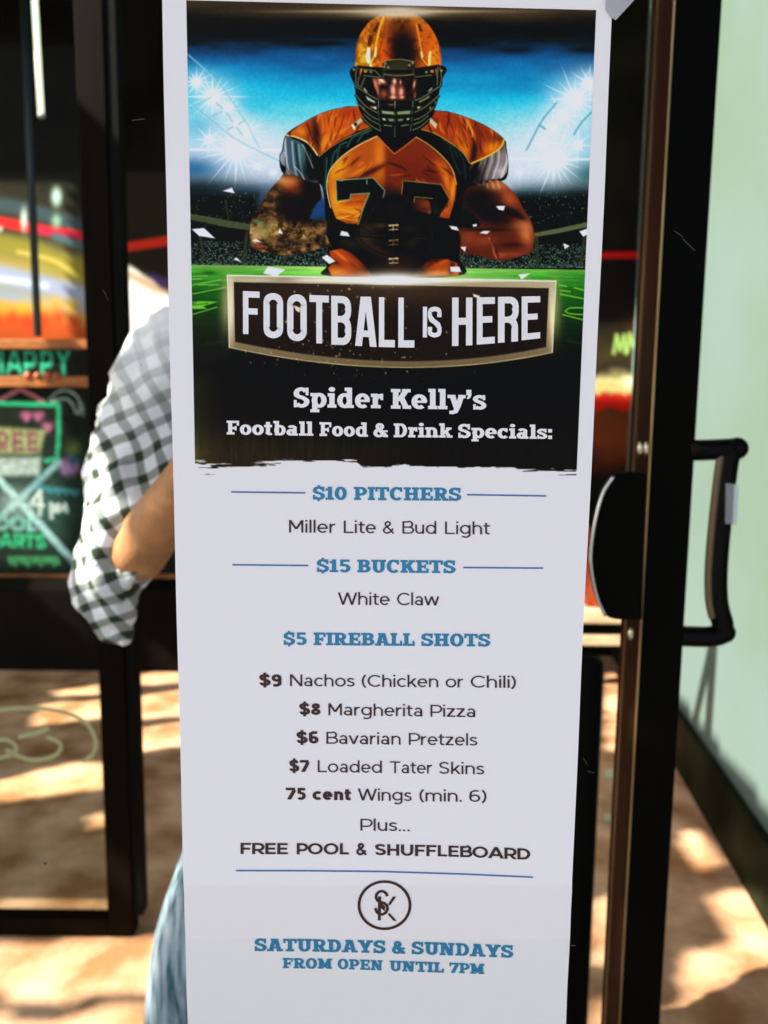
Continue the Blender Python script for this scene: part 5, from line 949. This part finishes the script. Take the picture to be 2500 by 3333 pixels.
pg = glass_mat('door_glass', .003, (.93, .96, .90))
mesh_obj('glass', [(-2.6, FD + .02, .04), (xl, FD + .02, .04), (xl, FD + .02, zt), (-2.6, FD + .02, zt)], [(0, 1, 2, 3)], pg, fr)
swm = mat('yellow_paint_line', (.45, .47, .22), .7); sw = MB()
for pts in ([(-40, 2318), (60, 2305), (180, 2312), (270, 2345), (308, 2400), (305, 2450), (270, 2480)], [(60, 2400), (120, 2385), (160, 2372)], [(150, 2398), (195, 2420), (185, 2455), (120, 2474), (60, 2462), (20, 2440)], [(-30, 2415), (20, 2408), (52, 2430), (40, 2455), (-20, 2470)]):
    cv = CRV(pts, False, 6); 
    for a, b in zip(cv[:-1], cv[1:]):
        u, v = at(a[0], a[1], FD + .014), at(b[0], b[1], FD + .014); d = (v - u).normalized(); s_ = Vector((-d.z, 0, d.x)) * .0055; sw.add([u - s_, u + s_, v + s_, v - s_], [(0, 1, 2, 3)])
sw.build('painted_swirl', swm, fr)

# ------------------------------------------------------------------ the open door on the right
DD = 1.0
blk = mat('black_door_metal', (.002, .0016, .001), .5, 0, .03, bump=.05); brs = mat('brass_edge', (.55, .36, .16), .3, .9, .5, noise=.4, nscale=30, stretch=(1, 1, .2)); cop = mat('copper_brown_metal', (.030, .0095, .0035), .5, .1, .05, noise=.35, nscale=4)
x1_ = at(2110, 1666, DD).x; x2_ = at(2250, 1666, DD).x
dr = empty('open_door', (x1_, DD, 0), 'open black metal door with brass edge seen edge-on at the right of the poster', 'door')
MB().box((x1_, DD, .01), (x2_, DD + .08, 2.6)).build('stile', blk, dr, bevel=.0015)
MB().box((x1_ - .0026, DD - .001, .01), (x1_ - .0002, DD + .0036, 2.6)).build('edge_strip', brs, dr, bevel=.0008)
MB().box((x1_ - .004, DD + .004, .01), (x1_ - .0003, DD + .078, 2.6)).build('side_plate', cop, dr, bevel=.0008)
MB().box((x1_ - .0062, DD + .050, .01), (x1_ - .0042, DD + .056, 2.6)).build('bead', brs, dr)
# push plate
pts = [(2108, 1543), (2060, 1538), (2002, 1550), (1968, 1600), (1944, 1680), (1930, 1760), (1926, 1830), (1936, 1900), (1952, 1960), (1974, 2004), (2010, 2018), (2092, 2020)]
cv = [tuple(p) for p in CRV(pts, False, 4)]
MB().prism([at(x, y, DD - .03) for x, y in cv], (0, .022, 0)).build('push_plate', blk, dr, bevel=.003)
MB().tube([at(x - 3, y, DD - .033) for x, y in CRV(pts[2:10], False, 4)], .0022, 8).build('plate_rim', mat('chrome', (.6, .6, .6), .12, 1), dr, True)
chm = mat('brass_bolt', (.6, .5, .34), .2, 1)
for x, y in ((2084, 1460), (2104, 1460), (2053, 2064)):
    MB().ball(at(x, y, DD - .002), .0045, .004, .0095, 12).build('bolt', chm, dr, True)
# handle
hm = mat('black_handle_coat', (.003, .0025, .002), .4, 0, .08)
hd_ = MB(); p = [at(*q, DD + .01) for q in ((2240, 1466), (2300, 1465), (2360, 1462), (2396, 1460))]; hd_.tube(p, .0138, 16); hd_.ball(at(2398, 1460, DD + .01), .0148, n=16)
g = CRV([(2376, 1462), (2366, 1520), (2356, 1600), (2345, 1700), (2336, 1800), (2332, 1880), (2334, 1950), (2342, 1995), (2352, 2030), (2348, 2062), (2310, 2072), (2260, 2072), (2215, 2070)], False, 5)
hd_.tube([at(x, y, DD + .01) for x, y in g], .0140, 18); hd_.ball(at(2358, 2058, DD + .01), .0146, n=16)
hd_.build('pull_handle', hm, dr, True)
MB().tube([at(x - 27, y, DD + .004) for x, y in g[2:46] if y < 2010], .0052, 8).build('handle_glint', mat('brass_glint', (.15, .095, .045), .4, .2), dr, True)  # thin strip added for the brassy highlight down the grip's left side
st = MB().hexa([at(2362, 1704, DD - .008), at(2384, 1706, DD - .008), at(2390, 1576, DD - .008), at(2364, 1573, DD - .008)], (0, .002, 0)).build('sticker', mat('grey_sticker', (.25, .25, .26), .6), dr)
MB().hexa([at(2382, 1708, DD - .006), at(2398, 1708, DD - .004), at(2406, 1580, DD - .004), at(2388, 1576, DD - .006)], (0, .002, 0)).build('sticker', mat('white_sticker', (.8, .85, .85), .5), dr)
# black post behind the poster
pp = at(1925, 2140, 1.5); ps = MB(); pz = [0, .3, pp.z - .02, pp.z - .008, pp.z, pp.z + .004]; ps.tube([(pp.x, 1.5, z) for z in pz], [.026, .026, .026, .024, .016, .004], 18)
tag(ps.build('bollard', mat('black_post', (.003, .003, .0025), .6, 0, .04, noise=.3, nscale=9), None, True), 'slim black rounded post behind the right edge of the poster', 'post')
# small paper signs on the floor behind
for (x, y, w, h, c) in ((1968, 2540, 70, 30, (.5, .5, .3)), (1965, 2680, 66, 26, (.4, .4, .24))):
    a = gz(x, y); b = gz(x + w, y - 3); c_ = gz(x + w, y - h); d = gz(x, y - h); up_ = Vector((0, 0, .004)); tag(MB().prism([a + up_, b + up_, c_ + up_, d + up_], (0, 0, .004)).build('floor_plate', mat('brass_floor_plate', c, .5), None), f'pale metal strip set in the floor behind the black post, {"farther" if y < 2600 else "nearer"} one', 'floor plate', 'floor plates')

# ------------------------------------------------------------------ the photographer's reflection, built as a solid figure behind the glass
def skinned(name, chains, m, parent, sub=2, root=0):
    bm = bmesh.new(); lay = bm.verts.layers.skin.verify(); idx = {}; first = True
    for ch in chains:
        prev = None
        for key, co, r in ch:
            if key in idx: v = idx[key]
            else:
                v = bm.verts.new(co); idx[key] = v; rr = r if isinstance(r, tuple) else (r, r); v[lay].radius = rr
                if first: v[lay].use_root = True; first = False
            if prev is not None and prev is not v and bm.edges.get((prev, v)) is None: bm.edges.new((prev, v))
            prev = v
    me = bpy.data.meshes.new(name); bm.to_mesh(me); bm.free(); me.materials.append(m); o = bpy.data.objects.new(name, me); COL.objects.link(o); o.parent = parent; o.matrix_parent_inverse = Matrix.Translation(-parent.location)
    s = o.modifiers.new('skin', 'SKIN'); s.use_smooth_shade = True; q = o.modifiers.new('sub', 'SUBSURF'); q.levels = sub; q.render_levels = sub; return o
PD = 1.24
per = empty('person', (-.12, PD, 0), 'person in a checked shirt and jeans with arms raised, a reflection built as a solid figure behind the glass', 'person')
skin = mat('skin', (.62, .29, .12), .5, 0, .35, noise=.45, nscale=16, bump=.5, bscale=120)
jeans = mat('blue_jeans', (.03, .10, .12), .85, 0, .1, col2=(.42, .50, .55), nscale=26, stretch=(3, 3, .30), bump=.5)  # pale streaks: sunlit highlights put into the denim colour
shirt = bpy.data.materials.new('checked_shirt'); shirt.use_nodes = True; nt = shirt.node_tree; b = nt.nodes['Principled BSDF']; b.inputs['Roughness'].default_value = .85; b.inputs['Specular IOR Level'].default_value = .2
tc = nt.nodes.new('ShaderNodeTexCoord'); nz = nt.nodes.new('ShaderNodeTexNoise'); nz.inputs['Scale'].default_value = 7; mx = nt.nodes.new('ShaderNodeVectorMath'); mx.operation = 'MULTIPLY_ADD'; mx.inputs[1].default_value = (.05, .05, .05)
nt.links.new(tc.outputs['Object'], nz.inputs['Vector']); nt.links.new(nz.outputs['Color'], mx.inputs[0]); nt.links.new(tc.outputs['Object'], mx.inputs[2])
mp = nt.nodes.new('ShaderNodeMapping'); mp.inputs['Rotation'].default_value = (0, math.radians(24), 0); nt.links.new(mx.outputs[0], mp.inputs[0])
ws = []
for d in ('X', 'Z'):
    w = nt.nodes.new('ShaderNodeTexWave'); w.wave_type = 'BANDS'; w.bands_direction = d; w.inputs['Scale'].default_value = 9; nt.links.new(mp.outputs[0], w.inputs['Vector']); r = nt.nodes.new('ShaderNodeValToRGB'); r.color_ramp.elements[0].position = .28; r.color_ramp.elements[1].position = .42; nt.links.new(w.outputs[0], r.inputs[0]); ws.append(r)
ad = nt.nodes.new('ShaderNodeMath'); ad.operation = 'ADD'; nt.links.new(ws[0].outputs[0], ad.inputs[0]); nt.links.new(ws[1].outputs[0], ad.inputs[1]); hf = nt.nodes.new('ShaderNodeMath'); hf.operation = 'MULTIPLY'; hf.inputs[1].default_value = .5; nt.links.new(ad.outputs[0], hf.inputs[0])
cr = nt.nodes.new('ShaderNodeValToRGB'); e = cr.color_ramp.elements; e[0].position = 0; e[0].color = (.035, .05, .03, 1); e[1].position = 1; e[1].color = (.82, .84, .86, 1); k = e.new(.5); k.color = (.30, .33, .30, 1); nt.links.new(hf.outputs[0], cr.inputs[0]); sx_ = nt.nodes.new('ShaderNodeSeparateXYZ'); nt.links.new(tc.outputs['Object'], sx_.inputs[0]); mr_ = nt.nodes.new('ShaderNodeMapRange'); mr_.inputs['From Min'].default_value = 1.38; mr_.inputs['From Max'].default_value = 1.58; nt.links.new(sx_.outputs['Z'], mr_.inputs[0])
glare_mix = nt.nodes.new('ShaderNodeMix'); glare_mix.data_type = 'RGBA'; glare_mix.inputs['B'].default_value = (.84, .85, .86, 1); nt.links.new(mr_.outputs[0], glare_mix.inputs['Factor']); nt.links.new(cr.outputs[0], glare_mix.inputs['A']); nt.links.new(glare_mix.outputs['Result'], b.inputs['Base Color'])  # plaid fades to white with height: shoulder glare put into the colour
W = lambda x, y, dy=0: tuple(at(x, y, PD + dy))
hipz = .92; cx = -.13
SHR, ELR, WRR = W(640, 1150), W(420, 1850, -.06), W(640, 1500, -.22)
SHL, ELL, WRL = W(1560, 1215), W(1700, 1800, -.06), W(1500, 1500, -.22)
cx = (SHR[0] + SHL[0]) / 2
HR = (cx - .10, PD + .02, hipz); HL = (cx + .10, PD + .02, hipz)
KR = (W(588, 2650)[0] + .01, PD, .50); AR = (W(560, 3333)[0] - .02, PD + .03, .09); KL = (cx + .15, PD, .50); AL = (cx + .17, PD + .03, .09)
body = skinned('body', [[('pel', (cx, PD + .02, hipz + .04), (.15, .10)), ('waist', (cx, PD + .02, 1.12), (.135, .09)), ('chest', (cx, PD + .02, 1.34), (.16, .105)), ('neckb', (cx, PD + .02, 1.50), .062), ('neck', (cx, PD, 1.58), .055), ('jaw', (cx, PD - .01, 1.64), (.066, .08)), ('head', (cx, PD, 1.72), (.078, .096)), ('crown', (cx, PD + .01, 1.78), (.06, .075))],
    [('chest', 0, 0), ('sr', SHR, .06), ('er', ELR, .048), ('fr', tuple((Vector(ELR) * .6 + Vector(WRR) * .4)), .046), ('wr', WRR, .028), ('hr', tuple(Vector(WRR) + Vector((.03, -.02, .07))), (.036, .018))],
    [('chest', 0, 0), ('sl', SHL, .06), ('el', ELL, .048), ('fl', tuple((Vector(ELL) * .6 + Vector(WRL) * .4)), .046), ('wl', WRL, .028), ('hl', tuple(Vector(WRL) + Vector((-.03, -.02, .07))), (.036, .018))],
    [('pel', 0, 0), ('hipr', HR, .085), ('kr', KR, .055), ('ar', AR, .038), ('tr', (AR[0], AR[1] - .14, .03), (.04, .025))], [('pel', 0, 0), ('hipl', HL, .085), ('kl', KL, .055), ('al', AL, .038), ('tl', (AL[0], AL[1] - .14, .03), (.04, .025))]], skin, per)
for s, wr in ((1, WRR), (-1, WRL)):
    hand = Vector(wr) + Vector((.03 * s, -.02, .07))
    for k in range(4):
        o_ = Vector(((k - 1.5) * .019, 0, .0)); a = hand + o_; l = (.062, .07, .066, .05)[k if s > 0 else 3 - k]
        skinned('finger', [[(0, tuple(a), .0095), (1, tuple(a + Vector((0, -.012, l * .45))), .009), (2, tuple(a + Vector((.004 * s, -.034, l * .72))), .008), (3, tuple(a + Vector((.006 * s, -.052, l * .70))), .007)]], skin, body, 1)
    a = hand + Vector((.026 * s, 0, -.035)); skinned('thumb', [[(0, tuple(a), .012), (1, tuple(a + Vector((.026 * s, -.014, .022))), .010), (2, tuple(a + Vector((.034 * s, -.03, .045))), .008)]], skin, body, 1)
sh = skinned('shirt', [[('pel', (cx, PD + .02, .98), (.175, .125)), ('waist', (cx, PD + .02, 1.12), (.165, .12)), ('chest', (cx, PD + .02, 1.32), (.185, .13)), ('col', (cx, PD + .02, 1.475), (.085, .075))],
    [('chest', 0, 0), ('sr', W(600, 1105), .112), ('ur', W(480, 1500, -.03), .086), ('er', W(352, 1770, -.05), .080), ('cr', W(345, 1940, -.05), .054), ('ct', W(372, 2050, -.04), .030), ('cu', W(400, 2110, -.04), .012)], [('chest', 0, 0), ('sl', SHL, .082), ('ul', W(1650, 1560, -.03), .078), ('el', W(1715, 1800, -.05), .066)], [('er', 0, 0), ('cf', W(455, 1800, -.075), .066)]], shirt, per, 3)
wr_ = sh.modifiers.new('creases', 'DISPLACE'); tx = bpy.data.textures.new('creases', 'CLOUDS'); tx.noise_scale = .045; tx.noise_depth = 2; wr_.texture = tx; wr_.strength = .05; wr_.mid_level = .5
skinned('jeans', [[('pel', (cx, PD + .02, hipz + .06), (.165, .115)), ('p2', (cx, PD + .02, hipz), (.165, .115)), ('hipr', (HR[0], HR[1], hipz - .06), .098), ('kr', KR, .074), ('ar', (AR[0], AR[1], .11), .062)], [('p2', 0, 0), ('hipl', (HL[0], HL[1], hipz - .06), .098), ('kl', KL, .072), ('al', (AL[0], AL[1], .11), .06)]], jeans, per)
shoe = mat('dark_shoe', (.03, .03, .03), .5)
for A in (AR, AL): MB().ball((A[0], A[1] - .06, .045), .05, .14, .045, 14).build('shoe', shoe, per, True)
hc = mat('brown_hair', (.06, .035, .02), .7, bump=.6)
MB().ball((cx, PD + .018, 1.755), .088, .105, .085, 18).build('hair', hc, per, True)
MB().ball((cx, PD - .102, 1.685), .013, .02, .022, 10).build('nose', skin, body, True)
for s in (-1, 1):
    MB().ball((cx + s * .031, PD - .078, 1.712), .013, .010, .009, 10).build('eye', mat('eye_white', (.7, .7, .7), .3), body, True)
    MB().ball((cx + s * .031, PD - .087, 1.712), .006, .004, .006, 8).build('pupil', mat('pupil', (.02, .015, .01), .2), body, True)
    MB().ball((cx + s * .082, PD, 1.70), .012, .022, .032, 10).build('ear', skin, body, True)
MB().ball((cx, PD - .082, 1.648), .026, .012, .007, 10).build('mouth', mat('lips', (.4, .14, .1), .5), body, True)
